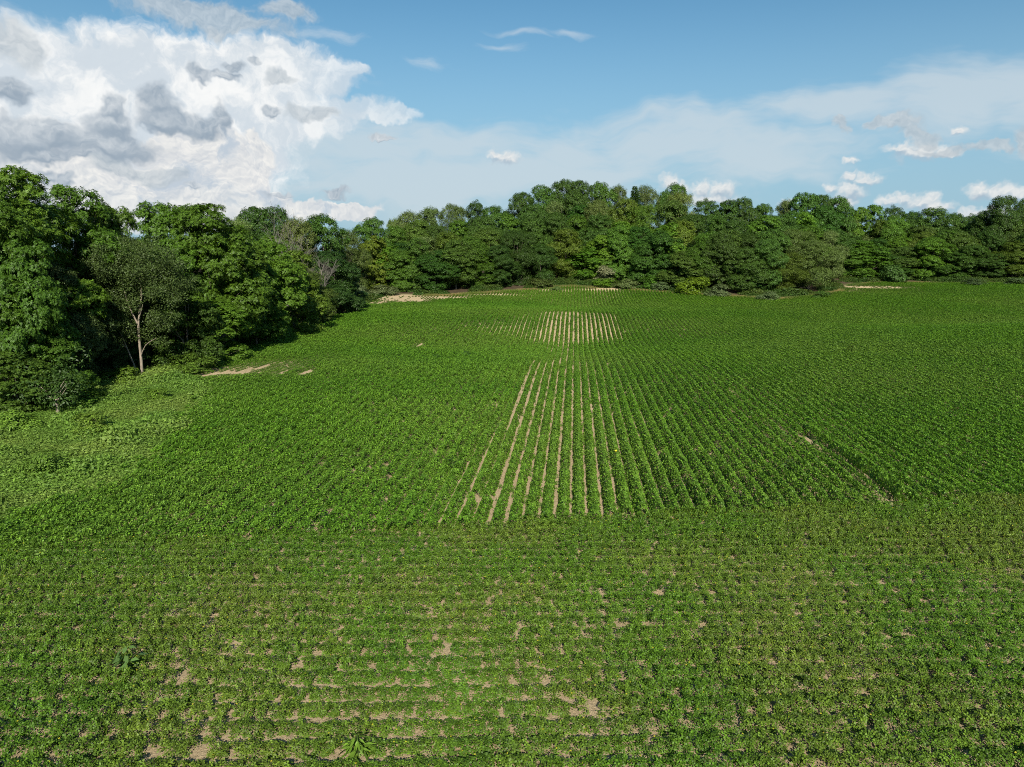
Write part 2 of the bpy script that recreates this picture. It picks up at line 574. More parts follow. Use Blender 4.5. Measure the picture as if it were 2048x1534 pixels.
for n in range(n_lo, n_hi):
    w = np.arange(22, 235, .5) + random.uniform(0, .5)
    u = np.full_like(w, (n + .5) * SPC)
    gl, gr = furrow_gap(np.full_like(w, n), w), furrow_gap(np.full_like(w, n + 1), w)
    hl, hr = SPC / 2 - gl / 2, SPC / 2 - gr / 2
    u = u + (hr - hl) / 2 + rng.normal(0, .012, len(w))
    X, Y = u * CA + w * SA, -u * SA + w * CA
    Z = hgt(X, Y)
    px, py, D = proj(X, Y, Z)
    jag = noise2(X, Y, 1.5, 5)
    ok = (Y > head_edge(X) + .25 * (jag - .5)) & (Y < far_edge(X) - .9 - 1.1 * jag) & (X > weed_edge(Y) + 2.5 * (noise2(X, Y, 3, 9) - .5) + rng.exponential(.9, len(X)) - .5)
    ok &= (px > -420) & (px < 2468)
    b = bare(X, Y)
    streak = noise2(np.full_like(w, n * 5.3), w, 4.0, 61)
    ok &= rng.random(len(w)) > np.maximum((b + (streak - .5) * .9 - .62) * 1.9, .035 * (gl > .1))
    k = np.nonzero(ok)[0]
    if not len(k):
        continue
    hw = ((hl + hr) / 2)[k] * (1 - .6 * np.clip(b[k], 0, 1))
    vig = noise2(X[k], Y[k], 9, 21) * .28 + noise2(X[k], Y[k], 2.2, 22) * .2 + .74
    vig *= 1 - .62 * np.clip(b[k] * 1.2, 0, 1)
    vig *= np.where(Y[k] > far_edge(X[k]) - 6, .8, 1)
    if n == N_GAP:
        vig *= np.where(w[k] < 49, 1.35, 1.0)
    PTS.append(np.stack([X, Y, Z - .02], -1)[k])
    SCL.append(np.stack([hw / .36 * rng.uniform(.9, 1.09, len(k)), np.full(len(k), 1.05), vig * rng.uniform(.9, 1.12, len(k))], -1))
    flip = rng.integers(0, 2, len(k)) * math.pi
    ROT.append(np.stack([0 * hw, 0 * hw, -ROW_A + flip], -1))
    VAR.append(rng.integers(0, 8, len(k)))
for n in range(-10, 7):
    w = rng.uniform(31, 140, 60)
    g = furrow_gap(np.full_like(w, n), w)
    w = w[g > .14]
    u = n * SPC + rng.normal(0, .06, len(w))
    X, Y = u * CA + w * SA, -u * SA + w * CA
    m = Y > head_edge(X)
    X, Y = X[m], Y[m]
    PTS.append(np.stack([X, Y, hgt(X, Y)], -1))
    z = rng.uniform(.12, .4, len(X))
    SCL.append(np.stack([z, z * .8, z * 1.2], -1))
    ROT.append(np.stack([0 * z, 0 * z, rng.uniform(0, 6.28, len(X))], -1))
    VAR.append(rng.integers(0, 8, len(X)))
scatter('crop_rows', soy_protos, np.concatenate(PTS), np.concatenate(ROT), np.concatenate(SCL), np.concatenate(VAR), M_SOY,
        'green soybean rows running away from the camera towards the woods', 'crop')

# headland rows across the foreground
head_protos = [soy_proto(40 + s, 50, 10, hw=.35, h=.38, seg=.2, leaf=.062, edge=.85) for s in range(8)]
PTS, SCL, ROT, VAR = [], [], [], []
for k in range(0, 48):
    x = np.arange(-44, 56, .17) + random.uniform(0, .2)
    x = x + rng.normal(0, .04, len(x))
    y = 8.48 + k * SPC + .012 * x + .0012 * (x * .4) ** 2
    y = y + rng.normal(0, .055, len(x))
    Z = hgt(x, y)
    px, py, D = proj(x, y, Z)
    jag = noise2(x, y, 1.5, 5)
    ok = (y < head_edge(x) + .3 + .25 * (jag - .5)) & (px > -520) & (px < 2570) & (py < 1950) & (x > weed_edge(y) + 2.5 * (noise2(x, y, 3, 9) - .5) + rng.exponential(.9, len(x)) - .5)
    b = bare(x, y)
    thin = np.clip(noise2(x, y, 1.1, 31) * .55 + noise2(x, y, 5, 32) * .55 - .35, 0, 1) * np.clip((31 - y) / 10, 0.1, 1)
    ok &= rng.random(len(x)) > np.clip(np.where(b > .75, b, b * .62) + thin * .22, 0, 1)
    i = np.nonzero(ok)[0]
    vig = (.62 + .4 * noise2(x[i], y[i], 6, 33) + .3 * noise2(x[i], y[i], 1.4, 34) + .25 * np.clip((y[i] - 25) / 8, 0, 1)) * rng.uniform(.88, 1.12, len(i))
    PTS.append(np.stack([x, y, Z - .02], -1)[i])
    SCL.append(np.stack([np.clip(.82 + .34 * (vig - .9), .5, 1.08), np.full(len(i), 1.08), vig], -1))
    ROT.append(np.stack([0 * vig, 0 * vig, R(90) + rng.integers(0, 2, len(i)) * math.pi + rng.normal(0, .4, len(i))], -1))
    VAR.append(rng.integers(0, 8, len(i)))
scatter('headland_crop', head_protos, np.concatenate(PTS), np.concatenate(ROT), np.concatenate(SCL), np.concatenate(VAR), M_HEAD,
        'thin yellowish green soybeans in rows across the foreground with soil showing', 'crop')


# weeds, verge grass, undergrowth
def weed_proto(seed, n, rad, h, leaf, up=.5, asp=.5):
    r = np.random.default_rng(seed)
    d = norm(r.normal(0, 1, (n, 3)) * [1, 1, .8] + [0, 0, .35])
    d[:, 2] = np.abs(d[:, 2])
    rr = r.uniform(.35, 1.0, n)[:, None] ** .6
    P = d * rr * [rad, rad, h]
    N = d * [.7, .7, .5] + [0, 0, up] + r.normal(0, .45, (n, 3))
    T = d * [1, 1, .3] + r.normal(0, .6, (n, 3))
    s = leaf * r.uniform(.6, 1.3, n)
    return leaf_quads(P, N, T, s, s * asp, fold=.15)


def grass_proto(seed, n, rad, h):
    r = np.random.default_rng(seed)
    P = np.stack([r.normal(0, rad, n), r.normal(0, rad, n), np.zeros(n)], -1)
    T = norm(r.normal(0, .45, (n, 3)) + [0, 0, 1])
    N = r.normal(0, 1, (n, 3)) * [1, 1, .3]
    s = h * r.uniform(.5, 1.2, n)
    return leaf_quads(P, N, T, s, .035 + 0 * s, fold=.2)


weed_protos = [weed_proto(60 + s, 120, .55, .42 + .1 * (s % 3), .13 + .02 * (s % 2), asp=.5) for s in range(4)]
n = 42000
Y = rng.uniform(24, 172, n) ** 1.0
X = rng.uniform(0, 1, n)
le, we = left_edge(Y) - 1.5, weed_edge(Y) + .7
X = le + X * (we - le + 1.2)
spill = rng.random(n) < .16
X = np.where(spill, we + rng.exponential(2.6, n) - 1, X)
keep = rng.random(n) < np.clip((we - le) / 14, .02, 1) * np.clip(70 / Y, .3, 1)
keep &= ((X < we + (noise2(X, Y, 3, 9) - .5) * 2.6) | spill) & (bare(X, Y) < .22)
X, Y = X[keep], Y[keep]
px, py, D = proj(X, Y, 0)
i = px > -260
X, Y = X[i], Y[i]
hs = .34 + 1.5 * noise2(X, Y, 3.2, 41) ** 2.0 + .7 * noise2(X, Y, 1.6, 42) ** 3
hs = np.where(X > weed_edge(Y) + .3, np.minimum(hs, .75), hs)
s = np.stack([.8 + .4 * hs, .8 + .4 * hs, hs * 1.15], -1) * rng.uniform(.8, 1.2, (len(X), 1))
scatter('weeds', weed_protos, np.stack([X, Y, hgt(X, Y) - .04], -1), np.stack([rng.normal(0, .08, len(X)), rng.normal(0, .08, len(X)), rng.uniform(0, 6.28, len(X))], -1), s,
        rng.integers(0, 4, len(X)), M_WEED, 'light yellow green weeds between the crop and the trees on the left', 'weeds')

grass_protos = [grass_proto(80 + s, 60, .22, .35) for s in range(4)]
n = 9000
X = rng.uniform(-36, 165, n)
fe = far_edge(X)
Y = fe + rng.uniform(-2.0, 1.2, n)
b = bare(X, Y)
keep = (b < .4) & (noise2(X, Y, 4, 51) > .18)
X, Y = X[keep], Y[keep]
# grassy corner where the left trees meet the far wood
cx, cy = ground_at(735, 603)
ex = rng.normal(cx, 2.5, 900)
ey = rng.normal(cy, 5.5, 900)
kk = (bare(ex, ey) < .3)
X, Y = np.r_[X, ex[kk]], np.r_[Y, ey[kk]]
sc = rng.uniform(.6, 1.4, (len(X), 1)) * np.ones((1, 3)) * [1.4, 1.4, 1.0]
scatter('verge_grass', grass_protos, np.stack([X, Y, hgt(X, Y) - .02], -1), np.stack([0 * X, 0 * X, rng.uniform(0, 6.28, len(X))], -1), sc,
        rng.integers(0, 4, len(X)), M_VERGE, 'pale dry grass along the far edge of the field below the woods', 'grass')

under_protos = [weed_proto(90 + s, 170, 1.0, 1.0, .3, asp=.55) for s in range(4)]
n = 3600
X1 = rng.uniform(-40, 165, n)
Y1 = far_edge(X1) + .9 + rng.gamma(1.3, 1.9, n)
n2_ = 1500
Y2 = rng.uniform(30, 178, n2_)
X2 = left_edge(Y2) - .8 - rng.gamma(1.6, 1.8, n2_)
X, Y = np.r_[X1, X2], np.r_[Y1, Y2]
px, py, D = proj(X, Y, 0)
i = (px > -300) & (noise2(X, Y, 7, 55) > np.where(Y > far_edge(X) - 1, .42, .2))
X, Y = X[i], Y[i]
hh = (.5 + 1.3 * noise2(X, Y, 5, 56) * rng.uniform(.5, 1.3, len(X))) * np.where(Y > far_edge(X) - 1, .95, 1.0)
scatter('undergrowth', under_protos, np.stack([X, Y, hgt(X, Y) - .1], -1), np.stack([0 * X, 0 * X, rng.uniform(0, 6.28, len(X))], -1),
        np.stack([.7 + .4 * hh, .7 + .4 * hh, hh], -1), rng.integers(0, 4, len(X)), M_UNDER, 'dark low undergrowth at the foot of the woods', 'undergrowth')


# ------------------------------------------------------------------ trees
PROFILES = {
    'dome': lambda t: np.clip(np.sin(np.pi * (t * .80 + .17)), 0, 1) ** .75,
    'round': lambda t: np.sqrt(np.clip(1 - (2 * t - 1) ** 2, 0, 1)) * .95 + .05,
    'tall': lambda t: np.clip(np.sin(np.pi * (t * .86 + .11)), 0, 1) ** .6,
    'vase': lambda t: np.clip(np.sin(np.pi * (t * .72 + .02)), 0, 1) ** .8,
}


def crown_mesh(name, seed, H, Rd, base=.12, shape='dome', n_clump=120, n_leaf=100, leaf=.42, asp=.5, spray=1, clump=.27, flat=.6, lobes=.25, up=.55, brush=0.0, inner=.3, n_lobe=9, lobe_r=.46):
    r = np.random.default_rng(seed)
    prof = PROFILES[shape]
    ph = r.uniform(0, 6.28, 10)
    # main lobes of the crown
    lc, lr = [], []
    for k in range(n_lobe):
        best, bd = None, -1
        for _ in range(12):
            t = r.uniform(.06, .96)
            az = r.uniform(0, 2 * np.pi)
            R0 = lobe_r * Rd * r.uniform(.75, 1.2)
            rad = max(Rd * prof(t) * r.uniform(.85, 1.15) - R0 * .72, 0)
            zz = np.clip(base * H + t * H * (1 - base), base * H + R0 * .25, H - R0 * .8)
            p = np.array([math.cos(az) * rad, math.sin(az) * rad, zz])
            dd = min((np.linalg.norm((p - q) * [1, 1, .8]) for q in lc), default=9)
            if dd > bd:
                best, bd, br_ = p, dd, R0
        lc.append(best)
        lr.append(br_)
    lc.append(np.array([r.normal(0, .12 * Rd), r.normal(0, .12 * Rd), H - lobe_r * Rd * .8]))
    lr.append(lobe_r * Rd * .85)
    lc, lr = np.array(lc), np.array(lr)
    C = []
    wgt = lr ** 2 / (lr ** 2).sum()
    mid = np.array([0, 0, H * (.5 + base / 2)])
    while len(C) < n_clump:
        best, bd = None, -1
        for _ in range(6):
            k = r.choice(len(lc), p=wgt)
            d0 = norm(r.normal(0, 1, 3) + norm((lc[k] - mid) * [1, 1, .5]) * .6 + [0, 0, .35])
            p = lc[k] + d0 * lr[k] * (r.uniform(.78, 1.0) if r.random() > inner else r.uniform(0, .75)) * [1, 1, .85]
            dep = min(np.linalg.norm((p - lc) / lr[:, None], axis=1))
            if dep < .8 and r.random() > inner:
                continue
            p[2] = max(p[2], base * H * .8 + .2)
            dd = min((np.linalg.norm((p - q)) for q in C), default=9)
            if dd > bd:
                best, bd = p, dd
        if best is not None:
            C.append(best)
    C = np.array(C)
    # leaves inside the crown, round its axis
    nc = int(n_clump * .22)
    tc_ = r.uniform(.12, .93, nc)
    ac = r.uniform(0, 2 * np.pi, nc)
    rr_ = Rd * prof(tc_) * .55 * np.sqrt(r.uniform(0, 1, nc))
    C = np.concatenate([C, np.stack([np.cos(ac) * rr_, np.sin(ac) * rr_, base * H + tc_ * H * (1 - base)], -1)])
    n_clump = len(C)
    rc = clump * Rd * r.uniform(.65, 1.25, n_clump)
    nl = (n_leaf * r.uniform(.7, 1.3, n_clump)).astype(int)
    idx = np.repeat(np.arange(n_clump), nl)
    n = len(idx)
    near = np.argmin(np.linalg.norm(C[:, None] - lc[None], axis=2) / lr[None], axis=1)
    out = norm(C - lc[near] + norm((C - mid) * [1, 1, .45]) * .8)[idx]
    d = norm(r.normal(0, 1, (n, 3)) + out * .55 + [0, 0, .3])
    rr = r.uniform(.05, 1.0, n) ** .5
    P = C[idx] + d * (rc[idx] * rr)[:, None] * [1, 1, flat]
    P[:, 2] -= .15 * rc[idx] * (np.hypot(d[:, 0], d[:, 1]) * rr) ** 2
    if brush:
        P[:, 2] += brush * rc[idx] * r.uniform(0, 1, n) ** 2 * 2
    P[:, 2] = np.maximum(P[:, 2], .15)
    kz = H / P[:, 2].max()
    P[:, 2] *= kz
    C = C * [1, 1, kz]
    N = d * .7 + out * .35 + np.array([0, 0, up]) + r.normal(0, .38, (n, 3))
    T = d * [1, 1, .4] + r.normal(0, .5, (n, 3)) + np.array([0, 0, -.2 + 1.5 * brush])
    s = leaf * r.uniform(.65, 1.3, n)
    if spray <= 1:
        v, q = leaf_quads(P, N, T, s, s * asp)
    else:
        N = norm(N)
        T = norm(T - (T * N).sum(-1, keepdims=True) * N)
        B = np.cross(N, T)
        parts = []
        for a in np.linspace(-1.25, 1.25, spray):
            dd = T * math.cos(a) + B * math.sin(a)
            base_p = P + T * (s * .25 * (1 - abs(a)))[:, None]
            parts.append(leaf_quads(base_p, N + r.normal(0, .18, (n, 3)), dd - N * .25, s * (1 - .18 * abs(a)), s * asp))
        v, q = join(parts)
    me = mesh_from(name, v, q, [M_LEAF])
    return me, C


def trunk_mesh(name, seed, H, C, r0, mat, base=.12, top=.72, n_limb=16, lean=.03):
    r = np.random.default_rng(seed)
    zs = np.linspace(-.3, H * top, 9)
    bend = np.cumsum(r.normal(0, lean * H / 9, (9, 2)), 0) * np.linspace(0, 1, 9)[:, None]
    pts = np.c_[bend, zs]
    rad = r0 * (1 - .82 * np.linspace(0, 1, 9) ** .9)
    rad[0] *= 1.45
    parts = [tube(pts, rad, 8)]
    sel = r.choice(len(C), min(n_limb, len(C)), replace=False)
    for k in sel:
        c = C[k]
        zz = np.clip(c[2] * r.uniform(.35, .7), base * H * .6, H * top * .95)
        j = np.interp(zz, zs, np.arange(9))
        a = np.array([np.interp(j, np.arange(9), pts[:, i]) for i in range(3)])
        m = a * .5 + c * .5 + [0, 0, -.06 * H * r.uniform(-.3, 1)]
        ra = np.interp(j, np.arange(9), rad) * .5
        tt = np.linspace(0, 1, 5)[:, None]
        cv = a * (1 - tt) ** 2 + 2 * m * tt * (1 - tt) + c * tt ** 2
        parts.append(tube(cv, ra * np.linspace(1, .2, 5), 5))
    v, q = join(parts)
    me = mesh_from(name, v, q, [mat])
    me.polygons.foreach_set('use_smooth', np.ones(len(me.polygons), bool))
    return me


KINDS = {}


def add_kind(key, seed, H, Rd, bark=M_BARK, r0=.22, top=.72, n_limb=16, **kw):
    cm, C = crown_mesh(key + '_crown', seed, H, Rd, **kw)
    tm = trunk_mesh(key + '_trunk', seed, H, C, r0, bark, base=kw.get('base', .12), top=top, n_limb=n_limb)
    KINDS[key] = (cm, tm, H, Rd)


# near trees on the left: big compound leaves in starry clumps
add_kind('walnut_a', 1, 17, 5.2, base=.08, shape='dome', n_clump=300, n_leaf=80, leaf=.25, asp=.34, spray=5, clump=.16, flat=.6, inner=.2, n_lobe=11, lobe_r=.44)
add_kind('walnut_b', 2, 17, 4.4, base=.08, shape='tall', n_clump=290, n_leaf=78, leaf=.25, asp=.34, spray=5, clump=.18, flat=.55, inner=.2, n_lobe=11, lobe_r=.46)
add_kind('walnut_c', 3, 15, 5.4, base=.06, shape='round', n_clump=300, n_leaf=80, leaf=.25, asp=.34, spray=5, clump=.16, flat=.6, inner=.2, n_lobe=11, lobe_r=.44)
add_kind('feather', 4, 14, 4.4, bark=M_PALE, base=.3, shape='dome', n_clump=170, n_leaf=120, leaf=.24, asp=.42, clump=.24, flat=.8, brush=.25, inner=.35)
# woodland trees
for s in range(4):
    add_kind('maple_%s' % 'abcd'[s], 10 + s, 16, 5.0 + .3 * (s % 2), base=.02, shape=('dome', 'round', 'dome', 'round')[s], n_clump=340, n_leaf=140, leaf=.27, asp=.64, clump=.16, flat=.8, inner=.2, n_lobe=9 + s % 3, lobe_r=.54)
for s in range(3):
    add_kind('oak_%s' % 'abc'[s], 20 + s, 16, 5.4, base=.03, shape=('round', 'dome', 'round')[s], n_clump=310, n_leaf=150, leaf=.27, asp=.54, clump=.165, flat=.75, inner=.2, n_lobe=8 + s, lobe_r=.55)
for s in range(2):
    add_kind('poplar_%s' % 'ab'[s], 30 + s, 17, 4.6, base=.05, shape='dome', n_clump=270, n_leaf=150, leaf=.32, asp=.36, clump=.17, flat=.9, brush=.6, up=.3, inner=.2, n_lobe=9, lobe_r=.52)
for s in range(2):
    add_kind('olive_%s' % 'ab'[s], 34 + s, 14, 4.8, base=.03, shape='round', n_clump=300, n_leaf=125, leaf=.24, asp=.42, clump=.17, flat=.9, brush=.2, inner=.2, n_lobe=8, lobe_r=.56)
for s in range(2):
    add_kind('locust_%s' % 'ab'[s], 38 + s, 15, 4.8, base=.04, shape='dome', n_clump=280, n_leaf=52, leaf=.27, asp=.36, spray=5, clump=.17, flat=.6, inner=.2, n_lobe=10, lobe_r=.5)
# shrubs
for s in range(3):
    add_kind('shrub_%s' % 'abc'[s], 50 + s, 3.4, 1.9, r0=.06, base=.02, shape='round', n_clump=55, n_leaf=70, leaf=.26, asp=.5, clump=.3, flat=.75, n_limb=8, n_lobe=6, lobe_r=.5)


def conifer(key, seed, H, Rd):
    r = np.random.default_rng(seed)
    parts, br = [], []
    zs = np.arange(.06 * H, H * .99, .3)
    for z in zs:
        f = 1 - z / H
        L = Rd * (f ** .8) * 1.05 + .15
        for a in np.linspace(0, 6.28, 7, endpoint=False) + r.uniform(0, 1):
            l = L * r.uniform(.7, 1.1)
            n = max(8, int(l * 30))
            t = r.uniform(.12, 1, n) ** .8
            d = np.array([math.cos(a), math.sin(a), 0])
            sd = np.array([-math.sin(a), math.cos(a), 0])
            P = d * (t * l)[:, None] + sd * (r.normal(0, .22, n) * (1 - t * .5) * l * .5)[:, None] + np.c_[0 * t, 0 * t, z - .18 * l * t ** 1.5 + .05 * r.normal(0, 1, n)]
            T = d + sd * r.normal(0, .8, n)[:, None] + np.array([0, 0, -.1])
            N = np.array([0, 0, 1.]) + r.normal(0, .35, (n, 3))
            parts.append(leaf_quads(P, N, T, .45 * r.uniform(.6, 1.2, n), .2 + 0 * t))
            br.append((np.array([0, 0, z]), d * l * .8 + [0, 0, z - .12 * l]))
    v, q = join(parts)
    cm = mesh_from(key + '_crown', v, q, [M_LEAF])
    tp = [tube([(0, 0, -.3), (0.02, 0, H * .5), (0, 0.02, H * .97)], [.2, .12, .02], 8)]
    for a, b in br[::3]:
        tp.append(tube([a, (a + b) / 2 + [0, 0, .03], b], [.035, .025, .01], 4))
    v, q = join(tp)
    KINDS[key] = (cm, mesh_from(key + '_trunk', v, q, [M_BARK]), H, Rd)


conifer('pine_a', 61, 15, 3.3)
conifer('pine_b', 62, 12, 2.8)

G_FAR = (.040, .088, .018)
COLS = {
    'walnut': (0.068, 0.137, 0.016), 'feather': (0.111, 0.137, 0.040), 'maple': (0.052, 0.112, 0.020), 'oak': (0.044, 0.090, 0.018),
    'poplar': (0.101, 0.152, 0.048), 'olive': (0.090, 0.132, 0.037), 'locust': (0.075, 0.156, 0.016), 'pine': (0.034, 0.076, 0.028), 'shrub': (0.078, 0.146, 0.023),
}
TREES = []


def put_tree(key, x, y, ztop, width=None, label='', name='tree', cat='tree', group=None, color=None, dz=-.15, crown='crown', trunk='trunk', rot=None):
    cm, tm, H, Rd = KINDS[key]
    z0 = h1(x, y) + dz
    sz = (ztop - z0) / H
    sx = (width / 2 / Rd) if width else sz * rng.uniform(.9, 1.15)
    root = bpy.data.objects.new(name, None)
    col.objects.link(root)
    root.empty_display_size = .5
    root.location = (x, y, z0)
    root.scale = (sx, sx, sz)
    root.rotation_euler = (0, 0, rng.uniform(0, 6.28) if rot is None else rot)
    base = color or COLS[key.split('_')[0]]
    j = rng.uniform(.88, 1.12)
    c = tuple(np.clip(np.array(base) * (1.3 if color else 1.2) * j * rng.uniform(.95, 1.05, 3) * [1.06, 1.04, .88], 0, 1))
    link(crown, cm, root, color=c)
    link(trunk, tm, root)
    tag(root, label, cat, group)
    TREES.append(root)
    return root


def top_at(px, py, D):
    p = pix(px, py, D)
    return p[0], p[1], p[2]


WORD = {'walnut': 'starry leaved tree', 'feather': 'feathery olive green tree', 'maple': 'full rounded green tree', 'oak': 'dark broad crowned tree',
        'poplar': 'pale brushy topped tree', 'olive': 'soft grey green tree', 'locust': 'bright green tree in layered sprays', 'pine': 'dark conifer'}
SHORT = {'walnut': 'starry leaved tree', 'feather': 'feathery tree', 'maple': 'rounded green tree', 'oak': 'dark broad tree',
        'poplar': 'pale brushy tree', 'olive': 'grey green tree', 'locust': 'bright layered tree', 'pine': 'dark conifer'}
ORD = ['first', 'second', 'third', 'fourth', 'fifth', 'sixth', 'seventh', 'eighth', 'ninth', 'tenth', 'eleventh', 'twelfth', 'thirteenth', 'fourteenth',
       'fifteenth', 'sixteenth', 'seventeenth', 'eighteenth', 'nineteenth', 'twentieth', 'twenty-first', 'twenty-second', 'twenty-third', 'twenty-fourth',
       'twenty-fifth', 'twenty-sixth', 'twenty-seventh', 'twenty-eighth', 'twenty-ninth', 'thirtieth', 'thirty-first', 'thirty-second', 'thirty-third', 'thirty-fourth']
GL, GF, GH = 'trees of the left wood', 'trees on the front edge of the far wood', 'trees on the wooded hill'

# ---- left wood: (pixel x, top y, depth, kind, crown width m, label, colour)
LEFT = [
    (36, 336, 61, 'walnut_b', 9.5, 'tallest starry leaved tree at the very left, standing above the others against the cloud', None),
    (-60, 350, 56, 'walnut_a', 10, 'big tree cut by the left border of the picture', None),
    (136, 370, 68, 'walnut_a', 8.5, 'tall tree right beside the tallest one, its stepped top leaning right', None),
    (203, 408, 73, 'walnut_c', 7.5, 'lower right shoulder tree before the gap of sky in the left wood', None),
    (243, 458, 86, 'olive_a', 8, 'grey green tree filling the low gap of sky in the left wood', None),
    (12, 470, 56, 'walnut_c', 7, 'bright green lower tree at the left border in front of the tallest one', (.062, .13, .016)),
    (95, 520, 62, 'oak_a', 6.5, 'dull dark tree below the stepped top with dense shade under it', (.04, .066, .02)),
    (158, 560, 67, 'maple_b', 6.5, 'dark tree between the pale trunked tree and the left border', (.034, .062, .018)),
    (337, 404, 84, 'walnut_c', 10, 'left half of the big twin domed crown right of the sky gap', None),
    (412, 405, 84, 'walnut_a', 11, 'right half of the big twin domed crown right of the sky gap', None),
    (362, 545, 74.5, 'locust_a', 6.5, 'drooping bright sprayed tree in front of the twin domed crown', (.06, .118, .018)),
    (465, 450, 92, 'walnut_b', 9, 'tree stepping down right of the twin domed crown', None),
    (520, 478, 98, 'walnut_c', 10, 'spreading tree overhanging the shaded strip of field', None),
    (580, 500, 108, 'locust_b', 9, 'yellowish green tree leaning out over the field left of the dead trees', (.07, .125, .016)),
    (505, 560, 92, 'walnut_a', 7, 'low hanging tree above the deepest shade at the edge of the field', None),
    (620, 540, 120, 'oak_b', 8, 'dark olive tree just below the dead branches', (.05, .082, .016)),
    (665, 500, 132, 'maple_a', 9.5, 'dense dark tree right of the dead branches reaching the ground', (.03, .07, .016)),
    (690, 560, 143, 'maple_c', 7, 'dark rounded tree at the corner where the left wood meets the grass', (.028, .066, .016)),
    (300, 600, 80, 'maple_d', 5.5, 'shaded tree standing behind the pale forked trunk', (.03, .06, .014)),
    (430, 600, 80, 'locust_a', 6.5, 'lower sprayed tree under the twin domed crown', None),
    (88, 668, 57.5, 'maple_a', 5.2, 'small layered tree with bright leaves at the lower left beside the bare trunk', (.075, .15, .02)),
    (22, 700, 54.5, 'locust_b', 4.6, 'small low tree at the lower left border over the weeds', (.07, .14, .02)),
    (205, 575, 70.5, 'oak_a', 6.5, 'dark tree filling the shade just left of the pale forked trunk', (.034, .068, .018)),
    (262, 560, 84, 'maple_a', 8, 'dark green tree directly behind the feathery forked tree', (.034, .072, .018)),
    (345, 640, 77, 'maple_c', 5.5, 'low dark tree right of the pale forked trunk', (.04, .08, .018)),
    (268, 474, 112, 'oak_b', 9, 'dark tree low behind the gap of sky, right of the grey green one', None),
    (300, 470, 104, 'maple_c', 8, 'tree closing the right side of the gap of sky in the left wood', None),
    (225, 470, 118, 'maple_a', 9, 'distant tree glimpsed behind the gap of sky in the left wood', None),
]
for px, py, D, key, wd, lab, cl in LEFT:
    x, y, zt = top_at(px, py, D)
    put_tree(key, x, y, zt, wd, lab, 'broadleaf_tree', 'tree', GL, tuple(.86 * v for v in (cl or COLS[key.split('_')[0]])))
# behind the left wood
LB = [(510, 411, 150, 'oak_a', 11, 'domed dark tree behind the dead trees, left of a pair on the skyline'),
      (548, 410, 152, 'oak_c', 10, 'domed dark tree behind the dead trees, right of a pair on the skyline'),
      (475, 432, 140, 'poplar_a', 9, 'pale tree peeping out between the twin domed crown and the skyline pair'),
      (592, 432, 150, 'olive_b', 10, 'grey green tree directly behind the bare dead branches'),
      (642, 425, 158, 'maple_b', 12, 'large round topped dark tree standing right of the dead trees'),
      (550, 470, 128, 'locust_a', 9, 'light green tree low behind the dead trees'),
      (695, 455, 172, 'olive_a', 9, 'pale tree in the dip between two round tops near the corner'),
      (741, 432, 186, 'maple_b', 10, 'round topped tree standing alone above the grassy corner')]
for px, py, D, key, wd, lab in LB:
    x, y, zt = top_at(px, py, D)
    put_tree(key, x, y, zt, wd, lab, 'broadleaf_tree', 'tree', GL)

# ---- far wood, skyline
SKY = [(790, 440, 215, 'poplar_b', 8), (817, 424, 214, 'poplar_a', 9), (860, 417, 218, 'poplar_b', 11), (912, 411, 220, 'olive_b', 10), (951, 405, 222, 'oak_b', 9),
       (995, 417, 222, 'maple_d', 9), (1042, 394, 226, 'oak_a', 11), (1084, 381, 228, 'maple_c', 10), (1127, 369, 236, 'oak_c', 12), (1158, 373, 238, 'oak_a', 11),
       (1203, 375, 238, 'maple_b', 10), (1237, 379, 238, 'poplar_a', 8), (1291, 379, 238, 'olive_a', 9), (1345, 375, 240, 'maple_d', 9), (1359, 391, 232, 'olive_b', 10),
       (1410, 403, 234, 'oak_b', 11), (1455, 404, 232, 'maple_a', 10), (1488, 399, 232, 'oak_c', 9), (1527, 412, 232, 'maple_c', 8), (1575, 402, 228, 'poplar_b', 9), (1612, 390, 224, 'maple_c', 12),
       (1650, 394, 228, 'oak_a', 10), (1678, 397, 226, 'maple_b', 9), (1715, 420, 230, 'locust_a', 9), (1742, 415, 232, 'locust_b', 9), (1786, 415, 238, 'oak_b', 9),
       (1827, 427, 232, 'maple_d', 9), (1868, 419, 222, 'oak_c', 12), (1914, 430, 226, 'maple_a', 9), (1946, 432, 262, 'oak_b', 10), (2012, 395, 205, 'oak_c', 11), (2060, 400, 215, 'oak_a', 10), (2110, 420, 210, 'maple_b', 10)]
for i, (px, py, D, key, wd) in enumerate(SKY):
    x, y, zt = top_at(px, py - 6 - 7 * math.exp(-((px - 1200) / 190) ** 4), D)
    lab = '%s on the far wood skyline, %s skyline top from left' % (WORD[key.split('_')[0]], ORD[i])
    if px == 2012:
        lab = 'tall dark ragged tree rising above the right end of the far wood'
    put_tree(key, x, y, zt, wd * 1.15, lab, 'broadleaf_tree', 'tree', GH)
x, y, zt = top_at(1270, 371, 232)
put_tree('pine_a', x, y, zt, 10, 'blunt green conifer among the round crowns on the skyline of the wooded hill', 'conifer_tree', 'tree', color=(.05, .095, .028))
x, y, zt = top_at(1380, 486, 192)
put_tree('pine_b', x, y, zt, 7, 'dark conifer with flat layered branches inside the far wood', 'conifer_tree', 'tree')
SKYX = np.array([s[0] for s in SKY], float)
SKYY = np.array([s[1] for s in SKY], float)


def sky_y(px):
    return np.interp(px, SKYX, SKYY)


